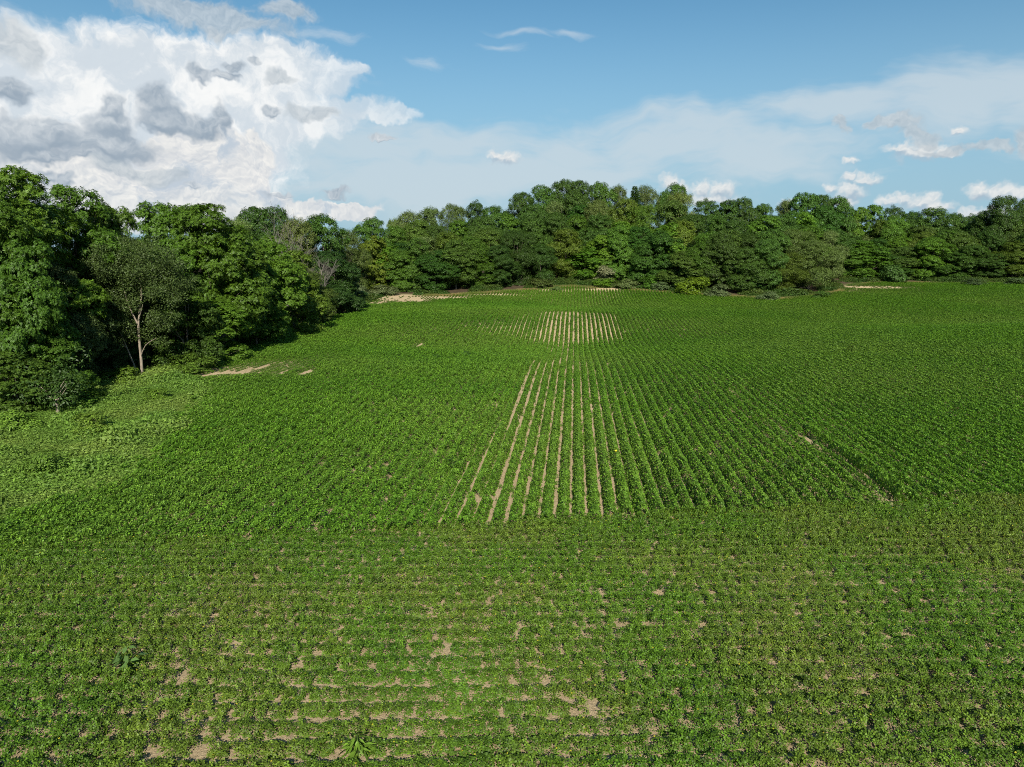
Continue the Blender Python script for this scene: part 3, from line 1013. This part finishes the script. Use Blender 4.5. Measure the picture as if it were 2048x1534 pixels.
# ---- far wood, front edge (feet just behind the edge of the field) and the ranks between
KF = ['maple_a', 'locust_a', 'oak_b', 'maple_c', 'olive_a', 'maple_d', 'locust_b', 'oak_a', 'maple_b', 'poplar_a', 'oak_c', 'maple_a', 'olive_b']
CFR = [None, (.062, .128, .018), None, (.036, .092, .016), (.064, .11, .022), (.058, .12, .014), None, (.04, .082, .016), (.042, .092, .018), (.075, .12, .018), None]
front = []
for i, px in enumerate(np.r_[752, np.arange(796, 2130, 41)]):
    pxx = px + random.uniform(-9, 9)
    # edge point along this pixel column
    D = 160.0
    for D in np.arange(120, 260, .5):
        X = (pxx - 1024) / FPX * D
        if D * CP > far_edge(X) + 1.6 + (i % 3) * .9:
            break
    front.append((pxx, D))
for i, (px, D) in enumerate(front):
    key = KF[(i * 5 + 3) % len(KF)]
    sk = sky_y(px)
    top = 560 - (560 - sk) * (.36 + .26 * ((i * 7) % 5) / 4)
    x, y, zt = top_at(px, top, D)
    lab = '%s on the front edge of the far wood, %s from left' % (SHORT[key.split('_')[0]], ORD[i])
    if i == 0:
        key = 'locust_b'
        lab = 'yellow green tree with an open trunk at the grassy corner of the field'
        x, y, zt = top_at(744, 470, 184)
        put_tree(key, x, y, zt, 8.5, lab, 'broadleaf_tree', 'tree', GF, (.085, .125, .014))
        continue
    put_tree(key, x, y, zt, rng.uniform(8.5, 12.5), lab, 'broadleaf_tree', 'tree', GF, CFR[i % len(CFR)])
for rank, (off, f0, f1, step) in enumerate([(8, .58, .76, 43), (18, .78, .92, 46)]):
    for i, px in enumerate(np.arange(770 + rank * 17, 2130, step)):
        px = px + random.uniform(-10, 10)
        D = 160.0
        for D in np.arange(120, 300, .5):
            X = (px - 1024) / FPX * D
            if D * CP > far_edge(X) + off:
                break
        sk = sky_y(px)
        top = 560 - (560 - sk) * random.uniform(f0, f1)
        key = KF[(i * 4 + rank * 6 + 1) % len(KF)]
        x, y, zt = top_at(px, top, D + random.uniform(0, 4))
        put_tree(key, x, y, zt, rng.uniform(9.5, 13),
                 '%s in the %s of the far wood, %s from left' % (SHORT[key.split('_')[0]], ('second rank', 'third rank')[rank], ORD[i]),
                 'broadleaf_tree', 'tree', GH, CFR[(i * 3 + rank) % len(CFR)])

# ---- shrubs at the edges
SHR = [(640, 640, 2.6, 4.5, 'silvery grey green shrub at the field edge below the dead branches', (.12, .16, .085)),
       (690, 612, 1.9, 3.6, 'smaller silvery shrub left of the grassy corner', (.12, .155, .085)),
       (765, 590, 2.6, 6.5, 'wide silvery shrub in front of the open trunked tree', (.11, .15, .075)),
       (722, 596, 3.2, 4, 'silvery shrub in the shade beside the grassy corner', (.11, .14, .08)),
       (1080, 576, 2.6, 6, 'olive shrub at the top of the field left of the trunk gap', (.075, .105, .03)),
       (1112, 582, 1.3, 3, 'small pale green shrub in front of the far wood', (.09, .15, .05)),
       (1208, 566, 5.0, 6, 'whitish grey shrub inside the edge of the far wood', (.15, .17, .11)),
       (1210, 572, 2.2, 6, 'bright green low shrub below the whitish one', (.07, .14, .015)),
       (1252, 577, 2.6, 5.5, 'grey green shrub right of the bright low shrub', (.09, .125, .05)),
       (1305, 576, 3.4, 6, 'leafy green shrub in the middle of the far edge', (.055, .12, .016)),
       (1390, 588, 4.4, 7.5, 'bright yellowish green shrub under the layered conifer', (.085, .14, .012)),
       (1322, 581, 2.4, 4.5, 'dull grey green shrub left of the yellowish one', (.08, .115, .055)),
       (1440, 592, 3.0, 6.5, 'large grey green shrub jutting out into the field', (.085, .12, .055)),
       (1380, 584, 1.0, 2, 'tiny pale shrub on the dry strip', (.12, .16, .09)),
       (1535, 600, 2.2, 5, 'low grey green shrub at the lowest part of the far edge', (.075, .115, .05)),
       (1640, 598, 2.0, 4, 'green shrub before the bare strip of soil', (.05, .1, .02)),
       (1785, 566, 5.2, 6.5, 'light green bushy shrub right above the bare strip of soil', (.06, .11, .03)),
       (1950, 572, 2.0, 6, 'grey green shrub under the dark tree at the right', (.07, .105, .045)),
       (2025, 572, 2.2, 5, 'shrub at the right border of the far edge', (.06, .1, .04)),
       (415, 726, 2.0, 3.2, 'light green shrub at the edge of the shade above the bare soil', (.075, .15, .02)),
       (372, 745, 2.0, 5, 'broad light green shrub left of the bare soil patch', (.07, .14, .02)),
       (255, 770, 1.8, 3.6, 'yellow green shrub in front of the pale forked trunk', (.1, .17, .022)),
       (495, 694, 1.6, 2.8, 'small light green shrub at the shaded strip of field', (.065, .13, .02)),
       (150, 812, 1.6, 4.0, 'light green shrub at the foot of the small layered tree', (.075, .15, .02)),
       (190, 868, 1.6, 2.8, 'rounded shrub in the middle of the weeds', (.115, .2, .03)),
       (90, 955, 1.5, 2.4, 'rounded shrub in the weeds near the left border', (.115, .2, .03)),
       (40, 860, 1.5, 2.6, 'shrub among the weeds right by the left border', (.115, .2, .03)),
       (320, 800, 1.0, 2.6, 'shrub in the weeds below the broad light green one', (.115, .2, .03))]
for i, (px, py, h, wd, lab, cl) in enumerate(SHR):
    g = ground_at(px, py)
    put_tree('shrub_%s' % 'abc'[i % 3], g[0], g[1], h1(g[0], g[1]) + h, wd, lab, 'shrub', 'shrub', 'shrubs along the field edges', cl, crown='foliage', trunk='stem', dz=-.1)


# ---- dead trees and the pale forked tree
def branch(parts, a, d, L, r, depth, rg, twig=.012):
    n = 5
    pts = [np.array(a, float)]
    dd = norm(np.array(d, float))
    for _ in range(n - 1):
        dd = norm(dd + rg.normal(0, .1, 3) + [0, 0, .05])
        pts.append(pts[-1] + dd * L / (n - 1))
    pts = np.array(pts)
    rad = np.linspace(r, max(r * .45, twig), n)
    parts.append(tube(pts, rad, 6 if depth > 1 else 4))
    if depth <= 0:
        return
    for k in range(rg.integers(3, 6)):
        i = rg.integers(1, n)
        sd = norm(dd + rg.normal(0, .55, 3) * [1, 1, .6])
        branch(parts, pts[i], sd, L * rg.uniform(.4, .7), max(rad[i] * .55, twig), depth - 1, rg, twig)


def dead_tree(px, py_base, py_top, D, label, seed, stems):
    x, y, zt = top_at(px, py_top, D)
    z0 = h1(x, y)
    Ht = zt - z0
    rg = np.random.default_rng(seed)
    root = bpy.data.objects.new('dead_tree', None)
    col.objects.link(root)
    root.location = (x, y, z0 - .2)
    tag(root, label, 'dead tree')
    tp, bp = [], []
    for (dx, dy, f) in stems:
        pts = np.array([(0, 0, 0), (dx * .15, dy * .2, .2 * Ht), (dx * .5, dy * .5, .45 * Ht), (dx, dy, f * Ht * .7)])
        tp.append(tube(pts, [.2, .16, .11, .05], 7))
        for k in range(9):
            t = rg.uniform(.35, 1)
            a = np.array([np.interp(t, [0, .2, .55, 1], pts[:, i]) for i in range(3)])
            branch(bp, a, np.array([rg.normal(dx * .12, .35), rg.normal(0, .35), 1.0]), Ht * rg.uniform(.14, .24), .05, 2, rg, .014)
    v, q = join(tp)
    link('trunk', mesh_from('dead_trunk', v, q, [M_DEAD]), root)
    v, q = join(bp)
    link('branches', mesh_from('dead_branches', v, q, [M_DEAD]), root)


dead_tree(566, 600, 420, 116, 'taller bare dead tree with pale upright limbs in the left wood', 5, [(-1.2, 0, 1), (.8, .5, .95), (2.6, 0, .8)])
dead_tree(634, 620, 492, 124, 'lower bare dead tree with fine grey twigs right of the taller one', 9, [(-2.0, 0, .95), (.6, 0, 1), (1.6, .3, .8)])


def forked_tree():
    gx, gy = ground_at(285, 757)
    D = proj(gx, gy, 0)[2]
    s = D / FPX                                       # metres per photo pixel here
    P = lambda dx, dy, dep=0: np.array([dx * s, dep, -dy * s])
    tp = [tube([P(0, 6), P(1, -40), P(0, -80, .1), P(1, -110, .1)], [.16, .13, .12, .11], 8),
          tube([P(1, -108, .1), P(-8, -135, -.1), P(-13, -160, -.3), P(-20, -200, -.3)], [.09, .075, .06, .03], 7),
          tube([P(1, -108, .1), P(6, -140, .2), P(12, -165, .2), P(14, -195, .2), P(20, -235, .2)], [.1, .08, .07, .05, .03], 7),
          tube([P(7, -140, .2), P(9, -170, .3), P(10, -200, .3)], [.045, .035, .02], 5),
          tube([P(3, -118), P(12, -132, -.3), P(20, -150, -.5)], [.045, .035, .02], 5),
          tube([P(1, -45), P(10, -58, -.4), P(18, -70, -.5), P(30, -78, -.6), P(42, -84, -.6)], [.06, .05, .04, .03, .015], 5),
          tube([P(-14, 0, .4), P(-18, -30, .3), P(-26, -62, .1), P(-34, -90, 0), P(-35, -120, 0), P(-30, -150, 0)], [.09, .08, .07, .06, .045, .02], 6),
          tube([P(-26, -62, .1), P(-33, -72, -.2), P(-45, -80, -.3)], [.05, .04, .02], 5),
          tube([P(-30, -76, .1), P(-20, -86, -.2), P(-12, -95, -.3)], [.045, .03, .015], 5)]
    root = bpy.data.objects.new('forked_tree', None)
    col.objects.link(root)
    root.location = (gx, gy, h1(gx, gy) - .05)
    tag(root, 'feathery olive green tree with a pale forked trunk at the edge of the left wood', 'tree')
    v, q = join(tp)
    me = mesh_from('forked_trunk', v, q, [M_PALE])
    me.polygons.foreach_set('use_smooth', np.ones(len(me.polygons), bool))
    link('trunk', me, root)
    r = np.random.default_rng(77)
    cl = []
    for _ in range(170):
        a, b = r.uniform(-1, 1) * 1.6, r.normal(0, 1)
        cl.append(P(8 + a * 52, -214 + b * 27 + .008 * (a * 46) ** 2 * .6, r.normal(.4, 1.5)))
    for _ in range(30):
        cl.append(P(-28 + r.normal(0, 14), -128 + r.normal(0, 26), r.normal(0, .5)))
    for _ in range(14):
        cl.append(P(34 + r.normal(0, 16), -105 + r.normal(0, 16), r.normal(0, .5)))
    cl = np.array(cl)
    idx = np.repeat(np.arange(len(cl)), 210)
    n = len(idx)
    d = norm(r.normal(0, 1, (n, 3)) + [0, -.1, .25])
    Pp = cl[idx] + d * (r.uniform(.1, 1, n) ** .5 * .8)[:, None] * [1, 1, .8]
    v, q = leaf_quads(Pp, d * .6 + [0, -.1, .45] + r.normal(0, .5, (n, 3)), d + r.normal(0, .5, (n, 3)) + [0, 0, .35], .21 * r.uniform(.6, 1.3, n), .085)
    link('crown', mesh_from('forked_crown', v, q, [M_LEAF]), root, color=(.058, .096, .024))


forked_tree()


def bare_trunk(px, py0, py1, D, rad, label, mat=M_PALE, lean=.0):
    a, b = pix(px, py0, D), pix(px + lean, py1, D)
    root = bpy.data.objects.new('bare_trunk_tree', None)
    col.objects.link(root)
    z0 = h1(a[0], a[1])
    root.location = (a[0], a[1], z0 - .1)
    tag(root, label, 'tree')
    o = np.array([a[0], a[1], z0 - .1])
    top = b - o
    parts = [tube([(0, 0, 0), top * .35 + [.08, 0, 0], top * .7 + [.03, 0, 0], top], [rad * 1.3, rad, rad * .85, rad * .6], 9)]
    for k in range(5):
        t = .6 + .09 * k
        parts.append(tube([top * t, top * t + [(-1) ** k * .6, -.3, .5], top * t + [(-1) ** k * 1.2, -.4, 1.2]], [rad * .4, rad * .3, rad * .15], 5))
    v, q = join(parts)
    me = mesh_from('standing_trunk', v, q, [mat])
    me.polygons.foreach_set('use_smooth', np.ones(len(me.polygons), bool))
    link('trunk', me, root)
    r = np.random.default_rng(int(px))
    n = 2600
    c = top * 1.0 + r.normal(0, 1, (26, 3)) * [1.2, .8, .9] + [0, 0, .6]
    idx = r.integers(0, 26, n)
    d = norm(r.normal(0, 1, (n, 3)) + [0, 0, .3])
    v, q = leaf_quads(c[idx] + d * .7, d + [0, 0, .5] + r.normal(0, .4, (n, 3)), d + r.normal(0, .5, (n, 3)), .3 * r.uniform(.6, 1.2, n), .13)
    link('crown', mesh_from('standing_crown', v, q, [M_LEAF]), root, color=(.05, .1, .018))


bare_trunk(43, 772, 690, 59, .22, 'tree with a bare lit trunk at the lower left, left of the small layered tree', lean=-4)
bare_trunk(114, 822, 785, 55, .12, 'thin leaning pale trunk rising from the weeds at the lower left', lean=-4)


# ---- single plants standing out of the crop
def field_plant(name, cat, label, px, py, h, rad, n, leaf, color, asp=.5, seed=0, flower=False):
    g = ground_at(px, py)
    z = h1(g[0], g[1])
    root = bpy.data.objects.new(name, None)
    col.objects.link(root)
    root.location = (g[0], g[1], z)
    tag(root, label, cat)
    r = np.random.default_rng(seed)
    t = r.uniform(.15, 1, n)
    a = r.uniform(0, 6.28, n)
    out = np.stack([np.cos(a), np.sin(a), 0 * a], -1)
    P = np.c_[out[:, :2] * (rad * (.25 + .5 * (1 - t)) * r.uniform(.2, 1, n))[:, None], t * h]
    v, q = leaf_quads(P, out * .5 + [0, 0, 1] + r.normal(0, .3, (n, 3)), out + [0, 0, .25] + r.normal(0, .3, (n, 3)), leaf * (1.25 - .55 * t) * r.uniform(.8, 1.2, n), leaf * asp * (1.2 - .5 * t))
    link('foliage', mesh_from(name + '_foliage', v, q, [M_LEAF]), root, color=color)
    st = [tube([(0, 0, -.05), (.02, 0, h * .5), (0, .02, h)], [.02, .015, .008], 6)]
    for k in range(6):
        b = r.uniform(.2, .8)
        aa = r.uniform(0, 6.28)
        st.append(tube([(0, 0, b * h), (math.cos(aa) * rad * .3, math.sin(aa) * rad * .3, b * h + .12 * h), (math.cos(aa) * rad * .55, math.sin(aa) * rad * .55, b * h + .2 * h)], [.01, .008, .005], 5))
    v, q = join(st)
    link('stem', mesh_from(name + '_stem', v, q, [M_UNDER]), root)
    if flower:
        k = 12
        a = np.linspace(0, 6.28, k, endpoint=False)
        d = np.stack([np.cos(a), np.sin(a), .25 + 0 * a], -1)
        v, q = leaf_quads(np.tile([[0, -.03, h + .03]], (k, 1)), np.tile([[0, -.6, 1.]], (k, 1)), d, .075, .04)
        link('flower', mesh_from('flower_petals', v, q, [M_FLOWER]), root)
    return root


field_plant('burdock_plant', 'weed', 'large leaved burdock standing alone at the lower left of the field', 258, 1342, .85, .6, 26, .42, (.1, .19, .05), .5, 1)
field_plant('field_weed', 'weed', 'bushy yellow green weed rising from the crop at the right', 1702, 712, 1.5, 1.4, 240, .3, (.085, .145, .02), .35, 2)
field_plant('field_weed', 'weed', 'wide feathery weed over the crop left of the bare furrows', 905, 942, .85, 1.1, 160, .28, (.06, .13, .012), .3, 3)
field_plant('field_weed', 'weed', 'light green weed growing in a bare furrow in the middle of the field', 1000, 866, .7, .6, 80, .22, (.1, .2, .03), .5, 4)
field_plant('field_weed', 'weed', 'pale green large leaved weed in the rows at the right', 1578, 944, .8, .5, 34, .26, (.09, .16, .04), .6, 5)
field_plant('flowering_weed', 'weed', 'green weed with one yellow flower beside the bare furrows', 1231, 925, .72, .4, 40, .2, (.08, .17, .02), .5, 6, True)
field_plant('field_weed', 'weed', 'dark tuft of weeds on the left slope of the field', 933, 716, .9, 1.3, 150, .3, (.035, .085, .018), .4, 7)
field_plant('field_weed', 'weed', 'dark weed lower left of the other dark tuft', 872, 722, .8, .8, 90, .28, (.04, .09, .02), .4, 8)
field_plant('field_weed', 'weed', 'bright green grassy weed at the bottom left of centre', 716, 1512, .6, .55, 70, .34, (.16, .28, .03), .2, 9)

# ------------------------------------------------------------------ light
EL, AZ_AWAY = R(34), R(-4.8)
dirv = Vector((math.sin(AZ_AWAY) * math.cos(EL), math.cos(AZ_AWAY) * math.cos(EL), -math.sin(EL)))
sd = bpy.data.lights.new('sun', 'SUN')
sd.energy = 4.2
sd.angle = R(.53)
sd.color = (1.0, .93, .82)
so = bpy.data.objects.new('sun', sd)
so.rotation_euler = dirv.to_track_quat('-Z', 'Y').to_euler()
so.location = (0, -30, 60)
col.objects.link(so)

#SKY#
EXPOSURE = 1.0
world = bpy.data.worlds.new('World')
scene.world = world
world.use_nodes = True
wt = world.node_tree
wt.nodes.clear()
WL = wt.links


def wn(typ, **kw):
    n = wt.nodes.new(typ)
    for k, v in kw.items():
        setattr(n, k, v)
    return n


def wset(sock, v):
    if hasattr(v, 'is_output'):
        WL.new(v, sock)
    else:
        sock.default_value = v


def M(op, a, b=None, c=None, clamp=False):
    n = wn('ShaderNodeMath', operation=op, use_clamp=clamp)
    for i, v in enumerate((a, b, c)):
        if v is not None:
            wset(n.inputs[i], v)
    return n.outputs[0]


def VM(op, a, b=None, c=None):
    n = wn('ShaderNodeVectorMath', operation=op)
    for i, v in enumerate((a, b, c)):
        if v is not None:
            wset(n.inputs[i], v)
    return n.outputs['Value'] if op == 'LENGTH' else n.outputs[0]


def sstep(x, lo, hi):
    n = wn('ShaderNodeMapRange', interpolation_type='SMOOTHSTEP')
    wset(n.inputs[0], x)
    wset(n.inputs[1], lo)
    wset(n.inputs[2], hi)
    return n.outputs[0]


def wmix(f, a, b):
    n = wn('ShaderNodeMix', data_type='RGBA')
    wset(n.inputs[0], f)
    for s, v in ((n.inputs[6], a), (n.inputs[7], b)):
        wset(s, v if hasattr(v, 'is_output') else tuple(v) + (1,))
    return n.outputs[2]


def disp(r, g, b):
    """scene colour that shows as this sRGB at the scene's exposure"""
    f = lambda c: (c / 255 / 12.92 if c < 11 else ((c / 255 + .055) / 1.055) ** 2.4) / 2 ** EXPOSURE
    return (f(r), f(g), f(b))


tcw = wn('ShaderNodeTexCoord')
sxyz = wn('ShaderNodeSeparateXYZ')
WL.new(tcw.outputs['Generated'], sxyz.inputs[0])
az = M('MULTIPLY', M('ARCTAN2', sxyz.outputs[0], sxyz.outputs[1]), 180 / math.pi)
el = M('MULTIPLY', M('ARCSINE', sxyz.outputs[2]), 180 / math.pi)
cxyz = wn('ShaderNodeCombineXYZ')
WL.new(az, cxyz.inputs[0])
WL.new(el, cxyz.inputs[1])
P0 = cxyz.outputs[0]


def noise(P, scale, detail=4, rough=.55, sx=1.0, sy=1.0, off=0.0):
    n = wn('ShaderNodeTexNoise', noise_dimensions='2D')
    wset(n.inputs['Vector'], VM('MULTIPLY_ADD', P, (scale * sx, scale * sy, 0), (off, off * .7, 0)))
    n.inputs['Scale'].default_value = 1.0
    n.inputs['Detail'].default_value = detail
    n.inputs['Roughness'].default_value = rough
    return n


def billow(P, scale, detail, off=(0, 0)):
    n = wn('ShaderNodeTexVoronoi', voronoi_dimensions='2D', feature='F1')
    wset(n.inputs['Vector'], VM('MULTIPLY_ADD', P, (scale, scale * 1.15, 0), (off[0] * scale + 31.7, off[1] * scale + 12.3, 0)))
    n.inputs['Scale'].default_value = 1.0
    n.inputs['Detail'].default_value = detail
    n.inputs['Roughness'].default_value = .55
    n.inputs['Lacunarity'].default_value = 2.1
    n.normalize = True
    return M('SUBTRACT', 1.0, n.outputs['Distance'])


def warp(P, n, amp):
    return VM('MULTIPLY_ADD', VM('SUBTRACT', n.outputs[1], (.5, .5, .5)), (amp, amp, 0), P)


def field_shift(P, blobs, dx, dy):
    return field(VM('ADD', P, (dx, dy, 0)), blobs)


def azel(px, py):
    d = pix(px, py, 1.0) - np.array([0, 0, H_CAM])
    d /= np.linalg.norm(d)
    return math.degrees(math.atan2(d[0], d[1])), math.degrees(math.asin(d[2]))


def field(P, blobs):
    cur = None
    for px, py, rx, ry in blobs:
        a0, e0 = azel(px, py)
        ra = abs(azel(px + rx, py)[0] - a0)
        re = abs(azel(px, py + ry)[1] - e0)
        l = VM('LENGTH', VM('MULTIPLY_ADD', P, (1 / ra, 1 / re, 0), (-a0 / ra, -e0 / re, 0)))
        cur = l if cur is None else M('SMOOTH_MIN', cur, l, .25)
    return M('SUBTRACT', 1.0, cur)


sk = wn('ShaderNodeTexSky')
sk.sky_type = 'NISHITA'
sk.sun_disc = False
sk.sun_elevation = EL
sk.sun_rotation = R(180) + AZ_AWAY
sk.ozone_density = 2.0
sk.air_density = 1.0
sk.dust_density = .6
tint = wn('ShaderNodeMix', data_type='RGBA', blend_type='MULTIPLY')
tint.inputs[0].default_value = 1.0
WL.new(sk.outputs[0], tint.inputs[6])
SKY_STRENGTH = .057
tint.inputs[7].default_value = (.56, .89, .93, 1)
skyc = tint.outputs[2]
sc_ = wn('ShaderNodeVectorMath', operation='SCALE')
WL.new(skyc, sc_.inputs[0])
sc_.inputs['Scale'].default_value = SKY_STRENGTH
skyc = sc_.outputs[0]

w1 = noise(P0, .11, 3, .55)
w2 = noise(P0, .55, 3, .6, off=7.3)
Pw = warp(warp(P0, w1, 3.4), w2, 1.5)
Ps = warp(P0, w1, 4.0)
streak = noise(Ps, .10, 4, .6, 1.0, 4.2, 3.1).outputs[0]
streak2 = noise(Ps, .35, 4, .6, .8, 2.4, 9.1).outputs[0]
B = billow(Pw, .42, 3.0)
B2 = billow(Pw, .42, 3.0, (-.10, .22))          # the same heaps, a little towards the light
soft2 = noise(Pw, .5, 5, .62, off=1.7)
soft3 = noise(VM('ADD', Pw, (-.12, .25, 0)), .5, 5, .62, off=1.7)
lit = M('ADD', M('MULTIPLY', M('SUBTRACT', B, B2), 3.6), M('MULTIPLY_ADD', M('SUBTRACT', soft2.outputs[0], soft3.outputs[0]), 1.3, .5), clamp=True)
soft = noise(Pw, .28, 5, .6, off=1.7).outputs[0]
nB = M('ADD', M('SUBTRACT', B, .62), M('MULTIPLY', M('SUBTRACT', soft2.outputs[0], .5), .8))

# low haze towards the horizon
hz = sstep(el, 20.0, 1.0)
skyc = wmix(M('MULTIPLY', hz, .85), skyc, disp(158, 190, 212))

# D thin veil of high cloud
D_ = [(1700, 222, 230, 50), (1900, 200, 230, 85), (2060, 190, 160, 95), (1620, 232, 140, 28), (1300, 290, 330, 55), (1150, 295, 190, 45), (900, 295, 230, 45),
      (720, 300, 170, 60), (640, 330, 110, 30), (1500, 320, 260, 50), (1000, 350, 450, 60), (800, 380, 350, 50), (650, 290, 160, 90)]
fD = field(Ps, D_)
aD = M('MULTIPLY', sstep(M('ADD', fD, M('MULTIPLY', M('SUBTRACT', streak, .5), 2.1)), -.35, .75), .72)
c = wmix(aD, skyc, disp(205, 217, 224))
D2 = [(1030, 68, 70, 10), (1000, 98, 45, 10), (850, 130, 70, 16), (660, 68, 110, 20), (1110, 62, 70, 8)  , (20, 40, 160, 40), (120, 60, 160, 30)]
fD2 = field(Ps, D2)
aD2 = M('MULTIPLY', sstep(M('ADD', fD2, M('MULTIPLY', M('SUBTRACT', streak2, .5), 2.0)), -.1, 1.1), .42)
c = wmix(aD2, c, disp(215, 224, 230))

# A the great anvil cloud
A_ = [(40, 170, 220, 130), (250, 150, 260, 95), (430, 165, 220, 98), (560, 150, 150, 76), (650, 165, 95, 46), (715, 153, 36, 17), (300, 260, 300, 150), (450, 280, 150, 120),
      (600, 240, 130, 55), (690, 225, 90, 28), (780, 240, 60, 18)]
fA = field(Pw, A_)
aA = sstep(M('ADD', fA, M('MULTIPLY', M('ADD', nB, M('MULTIPLY', M('SUBTRACT', soft, .5), 1.2)), .42)), -.06, .34)
fade = sstep(az, azel(840, 300)[0], azel(520, 300)[0])
aA = M('MULTIPLY', aA, M('MULTIPLY_ADD', fade, .45, .55))
cA = wmix(sstep(soft, .38, .62), disp(212, 222, 230), disp(250, 251, 250))
cA = wmix(M('MULTIPLY', M('SUBTRACT', 1.0, lit), .16), cA, disp(196, 208, 219))
c = wmix(aA, c, cA)

# B the heaped tower below it
B_ = [(400, 330, 125, 75), (330, 400, 130, 75), (470, 350, 66, 62), (500, 312, 34, 50), (250, 430, 130, 50), (150, 370, 150, 85), (60, 340, 120, 70), (545, 403, 50, 24), (610, 412, 70, 18),
      (700, 416, 60, 13), (450, 420, 70, 38), (380, 452, 120, 30)]
fB = field(Pw, B_)
aB = sstep(M('ADD', fB, M('MULTIPLY', nB, .75)), -.05, .26)
cB = wmix(lit, disp(206, 211, 217), disp(247, 245, 240))
cB = wmix(sstep(soft, .5, .68), cB, disp(188, 201, 214))
c = wmix(M('MULTIPLY', aB, .92), c, cB)

# E small fair weather heaps on the right
E_ = [(1340, 365, 20, 18), (1360, 380, 25, 18), (1405, 380, 26, 24), (1440, 380, 38, 20), (1420, 398, 66, 16), (1700, 352, 15, 14), (1725, 360, 34, 13), (1700, 380, 38, 20), (1690, 402, 30, 14),
      (1662, 376, 14, 11), (1775, 402, 26, 14), (1840, 406, 55, 21), (1870, 414, 45, 16), (1810, 398, 25, 14), (1960, 382, 30, 19), (2002, 384, 45, 20), (2034, 388, 34, 18), (1950, 428, 40, 13),
      (1990, 424, 40, 12), (1840, 303, 66, 18), (1800, 297, 36, 13), (1890, 306, 36, 11), (1700, 321, 20, 8), (1914, 262, 18, 12), (1012, 316, 30, 14), (990, 310, 18, 9), (1575, 406, 18, 8)]
w3 = noise(P0, 1.1, 2, .6, off=4.4)
Pe = warp(P0, w3, .9)
Be = billow(Pe, .95, 2.0)
lit_e = M('MULTIPLY_ADD', M('SUBTRACT', Be, billow(Pe, .95, 2.0, (-.05, .12))), 2.0, .62, clamp=True)
fE = field(Pe, E_)
aE = sstep(M('ADD', fE, M('ADD', M('MULTIPLY', M('SUBTRACT', Be, .6), .7), M('MULTIPLY', M('SUBTRACT', soft2.outputs[0], .5), .9))), -.22, .75)
formE = sstep(M('SUBTRACT', fE, field_shift(Pe, E_, -.1, .35)), -.55, .35)
cE = wmix(M('MULTIPLY', M('MULTIPLY_ADD', lit_e, .6, .4), formE), disp(172, 189, 204), disp(243, 242, 238))
c = wmix(M('MULTIPLY', aE, .88), c, cE)

# C and F nearer clouds in shade
C_ = [(30, 184, 62, 30), (60, 278, 92, 45), (130, 268, 60, 35), (225, 288, 95, 42), (200, 312, 90, 20), (90, 312, 100, 18), (225, 242, 55, 28), (310, 205, 44, 36), (325, 238, 62, 26), (395, 250, 45, 27),
      (432, 240, 22, 32), (220, 216, 28, 22), (400, 152, 28, 17), (440, 155, 36, 12), (470, 136, 28, 15), (520, 132, 16, 9), (550, 233, 20, 14),
      (95, 352, 30, 16), (135, 357, 22, 16), (550, 383, 36, 6), (675, 388, 38, 10), (765, 285, 26, 8), (375, 381, 20, 11)]
fC = field(Pw, C_)
gC = M('ADD', fC, M('MULTIPLY', M('ADD', nB, M('MULTIPLY', M('SUBTRACT', soft, .5), .8)), .7))
aC = sstep(gC, -.12, .46)
formC = sstep(M('SUBTRACT', fC, field_shift(Pw, C_, -.15, .5)), -.45, .55)
cC = wmix(M('MULTIPLY', M('ADD', M('MULTIPLY', lit, .55), M('MULTIPLY', M('SUBTRACT', soft, .35), 1.0), clamp=True), formC), disp(148, 165, 181), disp(226, 231, 234))
c = wmix(M('MULTIPLY', aC, .93), c, cC)
F_ = [(1682, 262, 17, 15), (1692, 250, 10, 9), (1790, 262, 45, 17), (1830, 278, 40, 14), (1755, 266, 25, 11), (1960, 288, 60, 11), (2045, 265, 25, 32), (1880, 300, 60, 10),
      (610, 241, 40, 18), (660, 239, 26, 18), (570, 168, 40, 16), (400, 22, 150, 40), (490, 50, 110, 26), (320, 10, 90, 25), (570, 18, 60, 28), (20, 85, 60, 45), (55, 98, 30, 30), (300, 352, 60, 22), (240, 338, 55, 24)]
fF = field(Pw, F_)
aF = sstep(M('ADD', fF, M('MULTIPLY', M('ADD', nB, M('SUBTRACT', soft, .5)), .8)), -.1, .5)
cF = wmix(lit, disp(172, 185, 195), disp(205, 213, 218))
c = wmix(M('MULTIPLY', aF, .75), c, cF)

bg = wn('ShaderNodeBackground')
WL.new(c, bg.inputs[0])
bg.inputs[1].default_value = 1.0
WL.new(bg.outputs[0], wn('ShaderNodeOutputWorld').inputs[0])
world.cycles.sampling_method = 'MANUAL'
world.cycles.sample_map_resolution = 512
#ENDSKY#

scene.view_settings.view_transform = 'Standard'
scene.view_settings.look = 'None'
scene.view_settings.exposure = EXPOSURE
scene.view_settings.gamma = 1.0
scene.cycles.use_denoising = False
scene.cycles.filter_width = 1.0
scene.cycles.max_bounces = 5
scene.cycles.diffuse_bounces = 3
scene.cycles.transmission_bounces = 3
scene.cycles.transparent_max_bounces = 4
scene.cycles.sample_clamp_indirect = 4.0
